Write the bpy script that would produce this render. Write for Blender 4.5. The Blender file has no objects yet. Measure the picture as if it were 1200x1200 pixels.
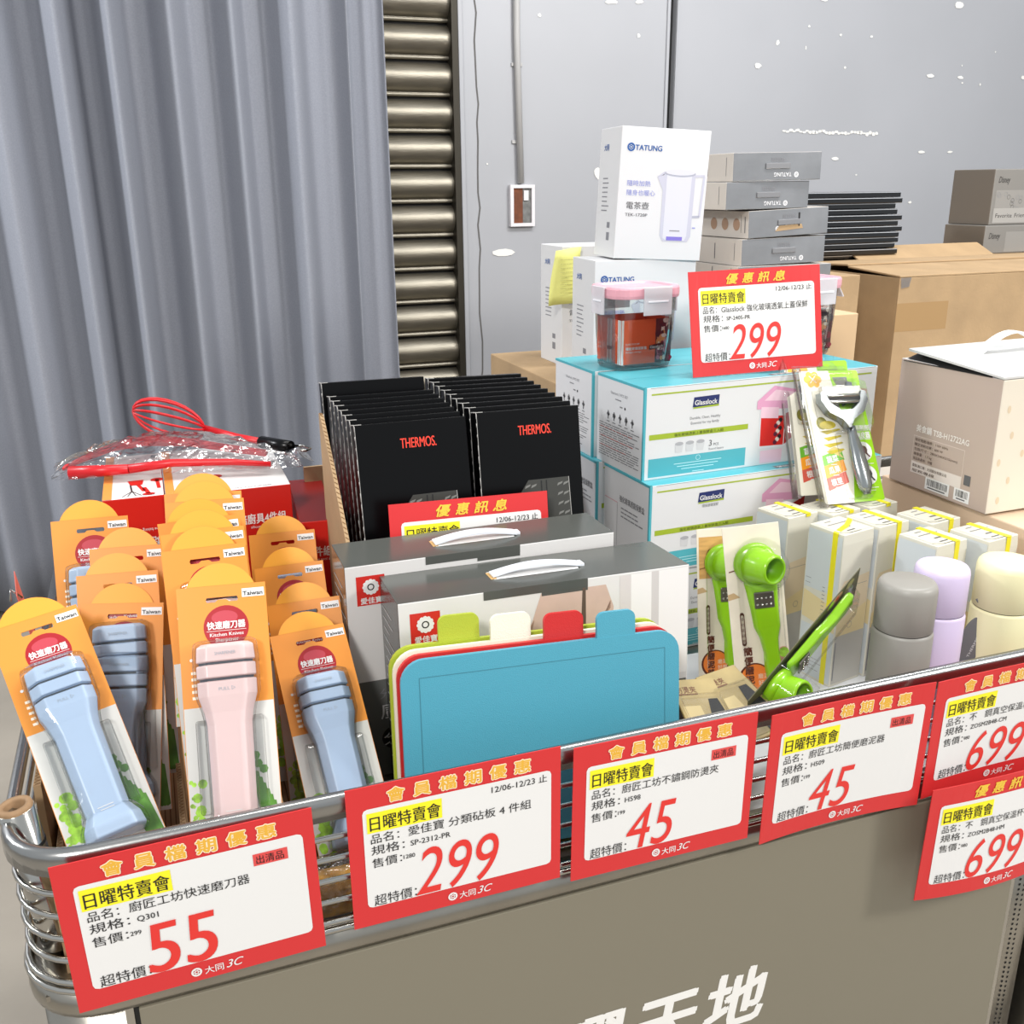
import bpy, bmesh, math, random
from mathutils import Matrix, Vector
random.seed(4)
S = bpy.context.scene
COL = S.collection
# ------------------------------------------------------------------ camera
cam_d = bpy.data.cameras.new('camera'); cam = bpy.data.objects.new('camera', cam_d); COL.objects.link(cam)
cam_d.sensor_width = 36; cam_d.lens = 36*1156/1200; cam_d.clip_start = .02
A = ((0.93887573, -0.11639545, 0.32398219), (-0.34412528, -0.29136268, 0.89257245), (-0.00949505, -0.94950508, -0.31360796))
cam.matrix_world = Matrix(((A[0][0], -A[0][1], -A[0][2], 0), (A[1][0], -A[1][1], -A[1][2], 0), (A[2][0], -A[2][1], -A[2][2], 1.46), (0, 0, 0, 1)))
S.camera = cam
# ------------------------------------------------------------------ world, lights, exposure
S.view_settings.view_transform = 'Standard'; S.view_settings.look = 'None'
S.view_settings.gamma = 1; S.view_settings.use_curve_mapping = False
S.view_settings.exposure = 0.06
w = bpy.data.worlds.new('hall'); S.world = w; w.use_nodes = True
w.node_tree.nodes['Background'].inputs[0].default_value = (.90, .95, 1.0, 1)
w.node_tree.nodes['Background'].inputs[1].default_value = 0.62
def area(name, loc, target, size, power, col=(1, .97, .93), sy=None):
    d = bpy.data.lights.new(name, 'AREA'); d.energy = power; d.color = col; d.size = size
    if sy: d.shape = 'RECTANGLE'; d.size_y = sy
    o = bpy.data.objects.new(name, d); COL.objects.link(o); o.location = loc
    o.rotation_euler = (Vector(target)-Vector(loc)).to_track_quat('-Z', 'Y').to_euler()
    return o
area('hall_light_right', (3.4, -1.2, 2.9), (.5, 1.2, .8), .6, 82)
area('hall_light_front', (-1.5, -1.6, 3.3), (.4, 1.2, .9), .6, 92)
area('hall_light_overhead', (1.0, 1.0, 4.4), (1.0, 1.6, .8), 1.8, 60, sy=.6)
area('hall_light_rear', (2.4, 1.4, 3.6), (1.6, 3.9, 1.4), 1.2, 58, (.97, .98, 1), sy=.5)
area('hall_light_left', (-3.0, 2.9, 3.0), (.1, 3.8, 1.2), .45, 80, (.95, .97, 1))

# ------------------------------------------------------------------ helpers
def lin(c):
    c = c/255.
    return c/12.92 if c <= .04045 else ((c+.055)/1.055)**2.4
MATS = {}
def mat(name, rgb, rough=.5, metal=0, spec=.5, emit=0, bump=0, bscale=200, var=0, vscale=20, coat=0, stretch=None):
    if name in MATS: return MATS[name]
    m = bpy.data.materials.new(name); m.use_nodes = True; nt = m.node_tree; b = nt.nodes['Principled BSDF']
    c = [lin(v) for v in rgb]
    b.inputs['Base Color'].default_value = (*c, 1); b.inputs['Roughness'].default_value = rough
    b.inputs['Metallic'].default_value = metal; b.inputs['Specular IOR Level'].default_value = spec
    if coat: b.inputs['Coat Weight'].default_value = coat; b.inputs['Coat Roughness'].default_value = .08
    if bump or var:
        tc = nt.nodes.new('ShaderNodeTexCoord'); mp = nt.nodes.new('ShaderNodeMapping'); nt.links.new(tc.outputs['Object'], mp.inputs[0])
        if stretch: mp.inputs['Scale'].default_value = stretch
    if var:
        n = nt.nodes.new('ShaderNodeTexNoise'); n.inputs['Scale'].default_value = vscale; n.inputs['Detail'].default_value = 6
        nt.links.new(mp.outputs[0], n.inputs['Vector'])
        r = nt.nodes.new('ShaderNodeValToRGB'); r.color_ramp.elements[0].position = .3; r.color_ramp.elements[1].position = .7
        r.color_ramp.elements[0].color = (*[v*(1-var) for v in c], 1); r.color_ramp.elements[1].color = (*[min(1, v*(1+var)) for v in c], 1)
        nt.links.new(n.outputs['Fac'], r.inputs[0]); nt.links.new(r.outputs[0], b.inputs['Base Color'])
    if bump:
        n = nt.nodes.new('ShaderNodeTexNoise'); n.inputs['Scale'].default_value = bscale; n.inputs['Detail'].default_value = 4
        nt.links.new(mp.outputs[0], n.inputs['Vector'])
        u = nt.nodes.new('ShaderNodeBump'); u.inputs['Strength'].default_value = bump; u.inputs['Distance'].default_value = .002
        nt.links.new(n.outputs['Fac'], u.inputs['Height']); nt.links.new(u.outputs[0], b.inputs['Normal'])
    MATS[name] = m; return m
def clear(name, tint=(1, 1, 1), rough=.06, base=.05, gain=.7, wrinkle=0, ior=1.45):
    if name in MATS: return MATS[name]
    m = bpy.data.materials.new(name); m.use_nodes = True; nt = m.node_tree
    for n in list(nt.nodes): nt.nodes.remove(n)
    o = nt.nodes.new('ShaderNodeOutputMaterial'); t = nt.nodes.new('ShaderNodeBsdfTransparent'); g = nt.nodes.new('ShaderNodeBsdfGlossy')
    t.inputs[0].default_value = (*tint, 1); g.inputs['Roughness'].default_value = rough
    lw = nt.nodes.new('ShaderNodeFresnel'); lw.inputs['IOR'].default_value = ior
    ma = nt.nodes.new('ShaderNodeMath'); ma.operation = 'MULTIPLY_ADD'; ma.inputs[1].default_value = gain; ma.inputs[2].default_value = base; ma.use_clamp = True
    nt.links.new(lw.outputs[0], ma.inputs[0]); mx = nt.nodes.new('ShaderNodeMixShader')
    nt.links.new(ma.outputs[0], mx.inputs[0]); nt.links.new(t.outputs[0], mx.inputs[1]); nt.links.new(g.outputs[0], mx.inputs[2]); nt.links.new(mx.outputs[0], o.inputs[0])
    if wrinkle:
        tc = nt.nodes.new('ShaderNodeTexCoord'); n = nt.nodes.new('ShaderNodeTexNoise'); n.inputs['Scale'].default_value = wrinkle; n.inputs['Detail'].default_value = 3
        nt.links.new(tc.outputs['Object'], n.inputs['Vector']); u = nt.nodes.new('ShaderNodeBump'); u.inputs['Strength'].default_value = 1; u.inputs['Distance'].default_value = .01
        nt.links.new(n.outputs['Fac'], u.inputs['Height']); nt.links.new(u.outputs[0], g.inputs['Normal']); nt.links.new(u.outputs[0], lw.inputs['Normal'])
    MATS[name] = m; return m
def rot(yaw=0, pitch=0, roll=0):
    r = math.radians
    return Matrix.Rotation(r(yaw), 4, 'Z') @ Matrix.Rotation(r(pitch), 4, 'X') @ Matrix.Rotation(r(roll), 4, 'Y')
def TM(x, y, z, yaw=0, pitch=0, roll=0): return Matrix.Translation((x, y, z)) @ rot(yaw, pitch, roll)
def TC(x, y, z, yaw, pitch, roll, h):                      # pose of an upright card given by its top left corner
    R = rot(yaw, pitch, roll); return Matrix.Translation(Vector((x, y, z))-(R @ Vector((0, 0, h)))) @ R
class MB:
    def __init__(s): s.v = []; s.f = []; s.m = []; s.mats = []; s.sm = []
    def mi(s, m):
        if m not in s.mats: s.mats.append(m)
        return s.mats.index(m)
    def add(s, vs, fs, m, smooth=False):
        o = len(s.v); s.v += [tuple(v) for v in vs]; k = s.mi(m)
        for f in fs: s.f.append(tuple(i+o for i in f)); s.m.append(k); s.sm.append(smooth)
        return s
    def box(s, a, b, m, mats=None):
        x0, y0, z0 = a; x1, y1, z1 = b
        vs = [(x0, y0, z0), (x1, y0, z0), (x1, y1, z0), (x0, y1, z0), (x0, y0, z1), (x1, y0, z1), (x1, y1, z1), (x0, y1, z1)]
        fs = {'front': (0, 1, 5, 4), 'right': (1, 2, 6, 5), 'back': (2, 3, 7, 6), 'left': (3, 0, 4, 7), 'top': (4, 5, 6, 7), 'bottom': (3, 2, 1, 0)}
        o = len(s.v); s.v += vs
        for k, f in fs.items():
            s.f.append(tuple(i+o for i in f)); s.m.append(s.mi((mats or {}).get(k, m))); s.sm.append(False)
        return s
    def tube(s, pts, r, m, n=8, closed=False, cap=True):
        pts = [Vector(p) for p in pts]; N = len(pts); up = None; o = len(s.v); rr = r if isinstance(r, (list, tuple)) else [r]*N
        for i, p in enumerate(pts):
            a = pts[(i-1) % N] if (closed or i > 0) else p; b = pts[(i+1) % N] if (closed or i < N-1) else p
            t = (b-a).normalized()
            if up is None: up = t.orthogonal().normalized()
            up = (up-t*up.dot(t)); up = up.normalized() if up.length > 1e-6 else t.orthogonal().normalized()
            q = t.cross(up)
            for k in range(n):
                an = 2*math.pi*k/n; s.v.append(tuple(p+(up*math.cos(an)+q*math.sin(an))*rr[i]))
        mi = s.mi(m)
        for i in range(N if closed else N-1):
            for k in range(n):
                a = o+i*n+k; b = o+i*n+(k+1) % n; c = o+((i+1) % N)*n+(k+1) % n; d = o+((i+1) % N)*n+k
                s.f.append((a, b, c, d)); s.m.append(mi); s.sm.append(True)
        if cap and not closed:
            s.f.append(tuple(o+k for k in reversed(range(n)))); s.m.append(mi); s.sm.append(False)
            s.f.append(tuple(o+(N-1)*n+k for k in range(n))); s.m.append(mi); s.sm.append(False)
        return s
    def lathe(s, prof, m, n=40, c=(0, 0, 0), smooth=True, mats=None):
        o = len(s.v)
        for (r, z) in prof:
            for k in range(n): an = 2*math.pi*k/n; s.v.append((c[0]+r*math.cos(an), c[1]+r*math.sin(an), c[2]+z))
        for i in range(len(prof)-1):
            mi = s.mi(mats[i] if mats else m)
            for k in range(n): s.f.append((o+i*n+k, o+i*n+(k+1) % n, o+(i+1)*n+(k+1) % n, o+(i+1)*n+k)); s.m.append(mi); s.sm.append(smooth)
        return s
    def loft(s, secs, m, cap=True, smooth=False, mats=None):       # secs: lists of points of equal length
        n = len(secs[0]); o = len(s.v)
        for q in secs: s.v += [tuple(p) for p in q]
        for i in range(len(secs)-1):
            mi = s.mi(mats[i] if mats else m)
            for k in range(n): s.f.append((o+i*n+k, o+i*n+(k+1) % n, o+(i+1)*n+(k+1) % n, o+(i+1)*n+k)); s.m.append(mi); s.sm.append(smooth)
        if cap:
            mi = s.mi(m); s.f.append(tuple(o+k for k in reversed(range(n)))); s.m.append(mi); s.sm.append(False)
            e = o+(len(secs)-1)*n; s.f.append(tuple(e+k for k in range(n))); s.m.append(mi); s.sm.append(False)
        return s
    def build(s, name, parent=None, M=None, bevel=0, seg=2, fix=False):
        me = bpy.data.meshes.new(name); me.from_pydata(s.v, [], s.f)
        for m in s.mats: me.materials.append(m)
        for i, p in enumerate(me.polygons): p.material_index = s.m[i]; p.use_smooth = s.sm[i]
        if fix:
            bm = bmesh.new(); bm.from_mesh(me); bmesh.ops.recalc_face_normals(bm, faces=bm.faces); bm.to_mesh(me); bm.free()
        me.update()
        o = bpy.data.objects.new(name, me); COL.objects.link(o)
        if parent: o.parent = parent
        if M is not None: o.matrix_basis = M
        if bevel:
            b = o.modifiers.new('bevel', 'BEVEL'); b.width = bevel; b.segments = seg; b.limit_method = 'ANGLE'; b.angle_limit = .6
        return o
def tag(o, label, cat, group=None):
    o['label'] = label; o['category'] = cat
    if group: o['group'] = group
    return o
def struct(o): o['kind'] = 'structure'; return o
def thing(name, M, label, cat, group=None):
    o = bpy.data.objects.new(name, None); COL.objects.link(o); o.matrix_basis = M; o.empty_display_size = .05
    return tag(o, label, cat, group)
KIDS = {}
def dup(o, M=None, label=None, group=None, parent=None):
    c = o.copy(); COL.objects.link(c)
    if parent: c.parent = parent
    if M is not None: c.matrix_basis = M
    if label: c['label'] = label
    if group: c['group'] = group
    for ch in list(o.children): dup(ch, parent=c)
    return c
TXT = {}
def textmesh(s, bold=0, shear=0):
    k = (s, 0, shear)
    if k not in TXT:
        c = bpy.data.curves.new('t', 'FONT'); c.body = s; c.size = 1; c.resolution_u = 6 if s[0] in '0123456789CTG' and len(s) < 10 else 2; c.shear = shear; c.fill_mode = 'FRONT'
        o = bpy.data.objects.new('t', c); me = bpy.data.meshes.new_from_object(o)
        vs = [(v.co.x, v.co.y) for v in me.vertices]; fs = [tuple(p.vertices) for p in me.polygons]
        bpy.data.objects.remove(o); bpy.data.curves.remove(c); bpy.data.meshes.remove(me)
        bb = (min(v[0] for v in vs), min(v[1] for v in vs), max(v[0] for v in vs), max(v[1] for v in vs)) if vs else (0, 0, 1, 1)
        TXT[k] = (vs, fs, bb)
    return TXT[k]
def shape2d(outlines, thick):                              # flat cut-out with holes, in x/y, thickness along z
    c = bpy.data.curves.new('s', 'CURVE'); c.dimensions = '2D'; c.fill_mode = 'BOTH'; c.extrude = thick/2
    for pts in outlines:
        sp = c.splines.new('POLY'); sp.points.add(len(pts)-1); sp.use_cyclic_u = True
        for i, p in enumerate(pts): sp.points[i].co = (p[0], p[1], 0, 1)
    o = bpy.data.objects.new('s', c); me = bpy.data.meshes.new_from_object(o)
    vs = [tuple(v.co) for v in me.vertices]; fs = [tuple(p.vertices) for p in me.polygons]
    bpy.data.objects.remove(o); bpy.data.curves.remove(c); bpy.data.meshes.remove(me)
    return vs, fs
def rrect(x0, y0, x1, y1, r, n=5):
    out = []
    for cx, cy, a in ((x1-r, y0+r, -90), (x1-r, y1-r, 0), (x0+r, y1-r, 90), (x0+r, y0+r, 180)):
        for k in range(n+1):
            t = math.radians(a+90*k/n); out.append((cx+r*math.cos(t), cy+r*math.sin(t)))
    return out
EPS = .00028
class Print(MB):
    """flat print laid on one face: frame origin o, unit axes u (right) and v (up)"""
    def __init__(s, o=(0, 0, 0), u=(1, 0, 0), v=(0, 0, 1), warp=None):
        MB.__init__(s); s.o = Vector(o); s.U = Vector(u).normalized(); s.V = Vector(v).normalized(); s.N = s.U.cross(s.V); s.warp = warp
    def frame(s, o, u, v): s.o = Vector(o); s.U = Vector(u).normalized(); s.V = Vector(v).normalized(); s.N = s.U.cross(s.V); return s
    def P(s, u, v, l): return s.o+s.U*u+s.V*v+s.N*(l*EPS+(s.warp(u, v) if s.warp else 0))
    def rect(s, u0, v0, u1, v1, m, l=1):
        n = 12 if s.warp else 1; vs = []; fs = []
        for i in range(n+1):
            t = u0+(u1-u0)*i/n; vs += [s.P(t, v0, l), s.P(t, v1, l)]
            if i: fs.append((2*i-2, 2*i, 2*i+1, 2*i-1))
        return s.add(vs, fs, m)
    def rr(s, u0, v0, u1, v1, r, m, l=1):
        n = 24; vs = []; fs = []
        for i in range(n+1):
            t = u0+(u1-u0)*i/n
            if i == 1: t = u0+.3*r
            if i == 2: t = u0+r
            if i == n-1: t = u1-.3*r
            if i == n-2: t = u1-r
            e = min(t-u0, u1-t); k = r-math.sqrt(max(0, r*r-(r-e)**2)) if e < r else 0
            vs += [s.P(t, v0+k, l), s.P(t, v1-k, l)]
            if i: fs.append((2*i-2, 2*i, 2*i+1, 2*i-1))
        return s.add(vs, fs, m)
    def poly(s, pts, m, l=1): return s.add([s.P(a, b, l) for a, b in pts], [tuple(range(len(pts)))], m)
    def disc(s, cu, cv, r, m, l=1, n=24, rv=None, a0=0, a1=360):
        rv = rv or r; return s.poly([(cu+r*math.cos(math.radians(a0+(a1-a0)*k/n)), cv+rv*math.sin(math.radians(a0+(a1-a0)*k/n))) for k in range(n if a1-a0 == 360 else n+1)], m, l)
    def ring(s, cu, cv, r0, r1, m, l=1, n=24):
        vs = []; fs = []
        for k in range(n):
            t = 2*math.pi*k/n; vs += [s.P(cu+r0*math.cos(t), cv+r0*math.sin(t), l), s.P(cu+r1*math.cos(t), cv+r1*math.sin(t), l)]
            j = (k+1) % n; fs.append((2*k, 2*k+1, 2*j+1, 2*j))
        return s.add(vs, fs, m)
    def line(s, a, b, wd, m, l=1):
        a = Vector(a); b = Vector(b); d = (b-a).normalized(); p = Vector((-d.y, d.x))*wd/2
        return s.poly([a-p, b-p, b+p, a+p], m, l)
    def text(s, t, u, v, size, m, l=2, w=None, bold=0, shear=0, align='l', flip=False, ang=0, hfit=None):
        vs, fs, bb = textmesh(t, bold, shear); sx = sy = size
        if hfit: sy = hfit/(bb[3]-bb[1]); sx = sy
        if w: sx = w/(bb[2]-bb[0])
        ox = {'l': bb[0], 'c': (bb[0]+bb[2])/2, 'r': bb[2]}[align]; oy = bb[1] if hfit else 0
        ca, sa = math.cos(math.radians(ang)), math.sin(math.radians(ang))
        k = abs(bold)*.62*sy
        offs = [(0, 0)] if bold <= 0 else [(-k, 0), (k, 0)] if bold <= .02 else [(-k, -k*.5), (k, k*.5), (-k*.4, k*.8), (k*.4, -k*.8)] if bold <= .05 else [(k*math.cos(t*math.pi/4), k*math.sin(t*math.pi/4)) for t in range(8)]
        for i_, (dx, dy) in enumerate(offs):
            out = []
            for x, y in vs:
                x = (x-ox)*sx+dx; y = (y-oy)*sy+dy
                if flip: x, y = -x, -y
                out.append(s.P(u+x*ca-y*sa, v+x*sa+y*ca, l+.14*i_))
            s.add(out, fs, m)
        return s
    def lines(s, u, v, wd, n, dv, h, m, l=1, jit=.4, sl=0):   # rows of tiny illegible print
        for i in range(n):
            a = u
            while a < u+wd*(1-jit*random.random()):
                b = min(u+wd, a+wd*random.uniform(.06, .2)); s.rect(a, v-i*dv, b, v-i*dv+h, m, l); a = b+wd*.02
        return s
def plan_rr(x0, y0, x1, y1, r, n=8):                       # rounded rectangle in plan, counter-clockwise, with outward normals
    out = []
    for cx, cy, a in ((x1-r, y0+r, -90), (x1-r, y1-r, 0), (x0+r, y1-r, 90), (x0+r, y0+r, 180)):
        for k in range(n+1):
            t = math.radians(a+90*k/n); out.append((cx+r*math.cos(t), cy+r*math.sin(t), math.cos(t), math.sin(t)))
    return out
def sweep(mb, path, prof, m, closed=True, smooth=True):      # prof: (outward offset, z) closed loop
    n = len(prof); o = len(mb.v); mi = mb.mi(m); N = len(path)
    for (x, y, nx, ny) in path:
        for (d, z) in prof: mb.v.append((x+nx*d, y+ny*d, z))
    for i in range(N if closed else N-1):
        for k in range(n):
            j = (i+1) % N; mb.f.append((o+i*n+k, o+j*n+k, o+j*n+(k+1) % n, o+i*n+(k+1) % n)); mb.m.append(mi); mb.sm.append(smooth)
    return mb
def circ(r, z, d=0, n=8): return [(d+r*math.cos(2*math.pi*k/n), z+r*math.sin(2*math.pi*k/n)) for k in range(n)]

# ------------------------------------------------------------------ colours
RED = mat('sign_red', (210, 48, 50), .38); WHITE = mat('paper_white', (230, 229, 227), .4); YEL = mat('highlight_yellow', (252, 238, 40), .4)
INK = mat('ink_black', (28, 28, 30), .45); GOLD = mat('gold_ink', (232, 178, 62), .4); CREAMY = mat('cream_outline', (250, 232, 200), .4)
PRICE = mat('price_red', (224, 52, 46), .4); STAMP = mat('stamp_red', (222, 78, 76), .4)
BWHITE = mat('box_white', (220, 220, 221), .42); CHROME = mat('chrome', (190, 188, 182), .16, 1, bump=.05, bscale=60)
STEEL = mat('brushed_steel', (165, 161, 152), .3, 1, bump=.1, bscale=90, var=.1, vscale=12)
KRAFT = mat('kraft_card', (170, 142, 106), .75, bump=.25, bscale=120, var=.12, vscale=9)
KRAFTD = mat('kraft_card_dark', (120, 88, 52), .8, bump=.3, bscale=160, var=.2, vscale=30)
BLACKG = mat('black_gloss_card', (3, 3, 4), .28, spec=.22); DARK = mat('dark_grey', (24, 24, 24), .6)  # one dark grey shared by inks, slots, gaps and small parts
TEAL = mat('teal_card', (80, 172, 184), .35); OLIVE = mat('olive_line', (160, 180, 50), .4); NAVY = mat('navy_ink', (30, 42, 98), .4)
GREYT = mat('grey_ink', (130, 130, 134), .5); MIDG = mat('mid_grey_ink', (95, 95, 98), .5); PINKLID = mat('pink_plastic', (226, 164, 176), .3)
CLEAR = clear('clear_plastic', (.98, .985, .985), .06, .03, .6); GLASS = clear('clear_glass', (.975, .99, .985), .03, .03, .75)
# ================================================================== SETTING
FLOORM = mat('concrete_floor', (158, 150, 138), .6, bump=.2, bscale=30, var=.1, vscale=3)
b = MB(); b.box((-6, -4, -.05), (8, 4.2, 0), FLOORM); struct(b.build('floor'))
WALLM = mat('painted_grey_wall', (168, 169, 173), .42, bump=.12, bscale=14, var=.04, vscale=1.5)
b = MB(); b.box((1.214, 3.9, 0), (2.112, 4.05, 4.6), WALLM); b.box((2.142, 3.9, 0), (8, 4.05, 4.6), WALLM); b.box((2.112, 3.93, 0), (2.142, 4.05, 4.6), DARK)
b.box((-6, 4.0, 0), (-.9, 4.05, 4.6), WALLM); b.box((-.9, 4.0, 3.2), (1.214, 4.05, 4.6), WALLM)
b.box((1.214, 3.88, 0), (1.232, 3.9, 4.6), WALLM); b.box((2.098, 3.892, 0), (2.112, 3.9, 4.6), WALLM); b.box((2.142, 3.892, 0), (2.150, 3.9, 4.6), WALLM)
wall = struct(b.build('wall_back', bevel=.003))
# hairline crack and peeled spots in the paint of the wall
b = MB(); z = 4.0; x = 1.288; pr = None
CRK = mat('crack_line', (96, 94, 92), .8)
while z > .1:
    nx = 1.288+random.uniform(-.006, .006); nz = z-random.uniform(.05, .12)
    b.add([(x-.003, 3.8985, z), (x+.003, 3.8985, z), (nx+.003, 3.8985, nz), (nx-.003, 3.8985, nz)], [(0, 3, 2, 1)], CRK); x, z = nx, nz
o = b.build('paint_crack', wall)
CH = [(1.85, 2.143, 0.052, 0.018), (1.972, 2.148, 0.033, 0.018), (1.973, 2.026, 0.015, 0.015), (2.844, 2.195, 0.037, 0.011), (3.557, 2.208, 0.052, 0.029), (2.537, 1.932, 0.037, 0.022), (2.626, 2.023, 0.019, 0.022), (2.941, 2.064, 0.011, 0.011), (3.102, 2.063, 0.015, 0.011), (2.768, 2.008, 0.007, 0.015), (2.978, 1.937, 0.011, 0.011), (3.445, 1.915, 0.045, 0.015), (3.616, 1.912, 0.037, 0.015), (3.984, 1.921, 0.022, 0.018), (3.735, 1.886, 0.011, 0.011), (3.63, 1.89, 0.011, 0.007), (3.617, 1.962, 0.007, 0.007), (3.8, 2.025, 0.007, 0.007), (2.966, 1.563, 0.045, 0.015), (3.441, 1.592, 0.045, 0.011), (3.609, 1.593, 0.033, 0.011), (3.409, 1.371, 0.022, 0.011), (1.803, 1.51, 0.037, 0.051), (1.39, 1.204, 0.09, 0.03), (1.547, 2.082, 0.015, 0.015), (2.777, 2.091, 0.011, 0.011), (3.09, 1.494, 0.011, 0.007), (1.326, 1.544, 0.007, 0.007)]
for k in range(30): CH.append((2.69+.49*k/29, 1.678-.010*k/29+random.uniform(-.004, .004), .022, random.uniform(.008, .018)))
b = MB(); PAL = mat('bare_plaster', (236, 234, 228), .7)
for cx, cz, cw, ch in CH:
    q = []
    for k in range(9):
        t = 2*math.pi*k/9; rr_ = random.uniform(.75, 1.15); q.append((cx+cw/2*math.cos(t)*rr_, 3.8975, cz+ch/2*math.sin(t)*rr_))
    b.add(q, [tuple(range(9))], PAL)
o = b.build('peeled_paint', wall); o['kind'] = 'stuff'
# roller shutter: one slat per object
SLM = mat('shutter_steel', (140, 134, 121), .46, .9, bump=.25, bscale=40, var=.22, vscale=5, stretch=(1, 1, 6))
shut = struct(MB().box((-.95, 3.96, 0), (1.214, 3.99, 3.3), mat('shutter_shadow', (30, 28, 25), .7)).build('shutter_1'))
b = MB(); prof = []
for k in range(11):
    t = k/10; prof.append((3.945-.040*math.sin(math.pi*t)**.7, .104*t))
prof = [(3.952, -.016), (3.935, -.014), (3.935, -.004), (3.948, 0)]+prof+[(3.956, .104)]
b.add([(x_, y_, z_) for (y_, z_) in prof for x_ in (-.9, 1.205)], [(2*i, 2*i+1, 2*i+3, 2*i+2) for i in range(len(prof)-1)], SLM, True)
s0 = b.build('slat', shut, fix=True)
for k in range(24):
    o = s0 if k == 0 else dup(s0, parent=shut)
    o.matrix_basis = Matrix.Translation((0, 0, .12+.1295*k))
b = MB(); b.box((1.19, 3.885, 0), (1.216, 3.955, 3.3), mat('guide_rail', (58, 54, 46), .5, .6)); b.build('guide_rail', shut)
# conduit and switch box
PIPE = mat('painted_pipe', (178, 176, 174), .4, bump=.2, bscale=60)
b = MB(); b.tube([(1.452, 3.888, 4.5), (1.452, 3.888, 3.0), (1.449, 3.887, 2.0), (1.462, 3.885, 1.47)], .013, PIPE, 10)
for zz in (2.3, 1.9, 1.62): b.box((1.430, 3.893, zz), (1.474, 3.9, zz+.012), PIPE)
tag(b.build('conduit_pipe'), 'thin grey painted conduit pipe running down the wall to the switch box', 'pipe')
t = thing('switch_box', TM(1.415, 3.9, 1.305), 'small white framed electrical switch box recessed in the grey wall', 'switch box')
fw = mat('white_metal_frame', (226, 222, 224), .35)
b = MB(); b.box((0, -.022, 0), (.105, -.012, .013), fw); b.box((0, -.022, .147), (.105, -.012, .16), fw); b.box((0, -.022, .013), (.014, -.012, .147), fw); b.box((.091, -.022, .013), (.105, -.012, .147), fw)
b.box((0, -.012, 0), (.105, 0, .16), fw); b.build('frame', t, bevel=.001)
MB().box((.014, -.0135, .013), (.055, -.012, .147), mat('rust_brown', (110, 58, 30), .6, var=.3, vscale=40)).build('backing_plate', t)
MB().box((.055, -.0135, .013), (.091, -.012, .147), mat('dim_grey', (112, 112, 110), .5, var=.3, vscale=60)).box((.058, -.02, .100), (.078, -.0135, .138), fw).build('switch', t, bevel=.001)
# curtain
CUR = mat('grey_curtain_cloth', (146, 149, 158), .85, spec=.2, bump=.5, bscale=500, var=.06, vscale=200)
def curtain(x0, x1, name, label, y0=3.70, ph=0, nx=620, amp=.12):
    b = MB(); nz = 16; vs = []
    for j in range(nz+1):
        t = j/nz; z = .03+3.3*(1-t)
        for i in range(nx+1):
            s = i/nx; x = x0+(x1-x0)*s
            a = (x+.022*math.sin(5*x+.6*t)+.012*math.sin(13*x+1))*2*math.pi/.188+ph
            f = (.5+.5*math.cos(a))**(1.5+.5*math.sin(3*x))*(.8+.2*math.sin(7.3*x+2))
            y = y0-amp*1.5*f-.010*math.sin(a*2+1.2+.8*math.sin(4*x))*(1-t*.4)-.0035*math.sin(a*5.1+1)*(1-t)
            vs.append((x+.02*math.sin(3*t+x*4)*t*.5, y, z))
    W = nx+1
    fs = [(j*W+i, (j+1)*W+i, (j+1)*W+i+1, j*W+i+1) for j in range(nz) for i in range(nx)]
    b.add(vs, fs, CUR, True); o = b.build(name); m = o.modifiers.new('s', 'SOLIDIFY'); m.thickness = .003
    return tag(o, label, 'curtain')
curtain(-1.6, .745, 'curtain', 'wide floor-length grey curtain in deep folds filling the back left')
curtain(.735, .905, 'curtain', 'narrow grey curtain end hanging beside the roller shutter', y0=3.80, ph=1.2, nx=60, amp=.03)

# ================================================================== CART
X0, X1, Y0, Y1, R = -.185, 1.135, .83, 1.662, .075
cart = thing('display_cart', TM(X0, Y0, 0), 'stainless steel basket display cart holding all the kitchen goods', 'cart')
CI = Matrix.Translation((-X0, -Y0, 0))
path = plan_rr(X0, Y0, X1, Y1, R)
b = MB(); sweep(b, path, [(0, .875), (0, .894), (-.003, .899), (-.009, .9005), (-.013, .898), (-.013, .893), (-.006, .893), (-.004, .875)], mat('rim_steel', (166, 166, 164), .24, 1, bump=.08, bscale=60)); b.build('rim', cart, CI)
for z in (.852, .827, .802, .777):
    b = MB(); sweep(b, path, circ(.0030, z, -.006), CHROME); b.build('wire', cart, CI)
b = MB(); sweep(b, path, circ(.0032, .754, -.003), CHROME); sweep(b, path, circ(.0034, .746, -.001), CHROME); b.build('lower_wire', cart, CI)
b = MB()
for (x, y) in [(x_, y_) for x_ in (0, .25, .47, .70, .95) for y_ in (Y0+.010, Y1-.010)]+[(X0+.010, Y0+.4), (X1-.010, Y0+.4)]:
    MB().tube([(x, y, .746), (x, y, .876)], .0025, CHROME, 6).build('upright_wire', cart, CI)
b = MB(); sweep(b, path, [(0, .716), (.001, .722), (0, .742), (-.012, .744), (-.03, .741), (-.03, .736), (-.012, .716)], STEEL); b.build('basket_lip', cart, CI)
b = MB(); b.box((X0+.02, Y0+.02, .730), (X1-.02, Y1-.02, .736), STEEL); b.build('basket_floor', cart, CI)
pi_ = plan_rr(X0+.008, Y0+.008, X1-.008, Y1-.008, R-.008)
b = MB(); sweep(b, pi_, [(0, .05), (0, .716), (-.004, .716), (-.004, .05)], STEEL); b.build('body_shell', cart, CI)
b = MB(); b.box((-.098, .8345, .02), (-.090, .842, .716), CHROME); b.build('panel_edge_trim', cart, CI, bevel=.001); b = MB(); b.box((1.034, .8345, .02), (1.042, .842, .716), CHROME); b.build('panel_edge_trim', cart, CI, bevel=.001)
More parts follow.
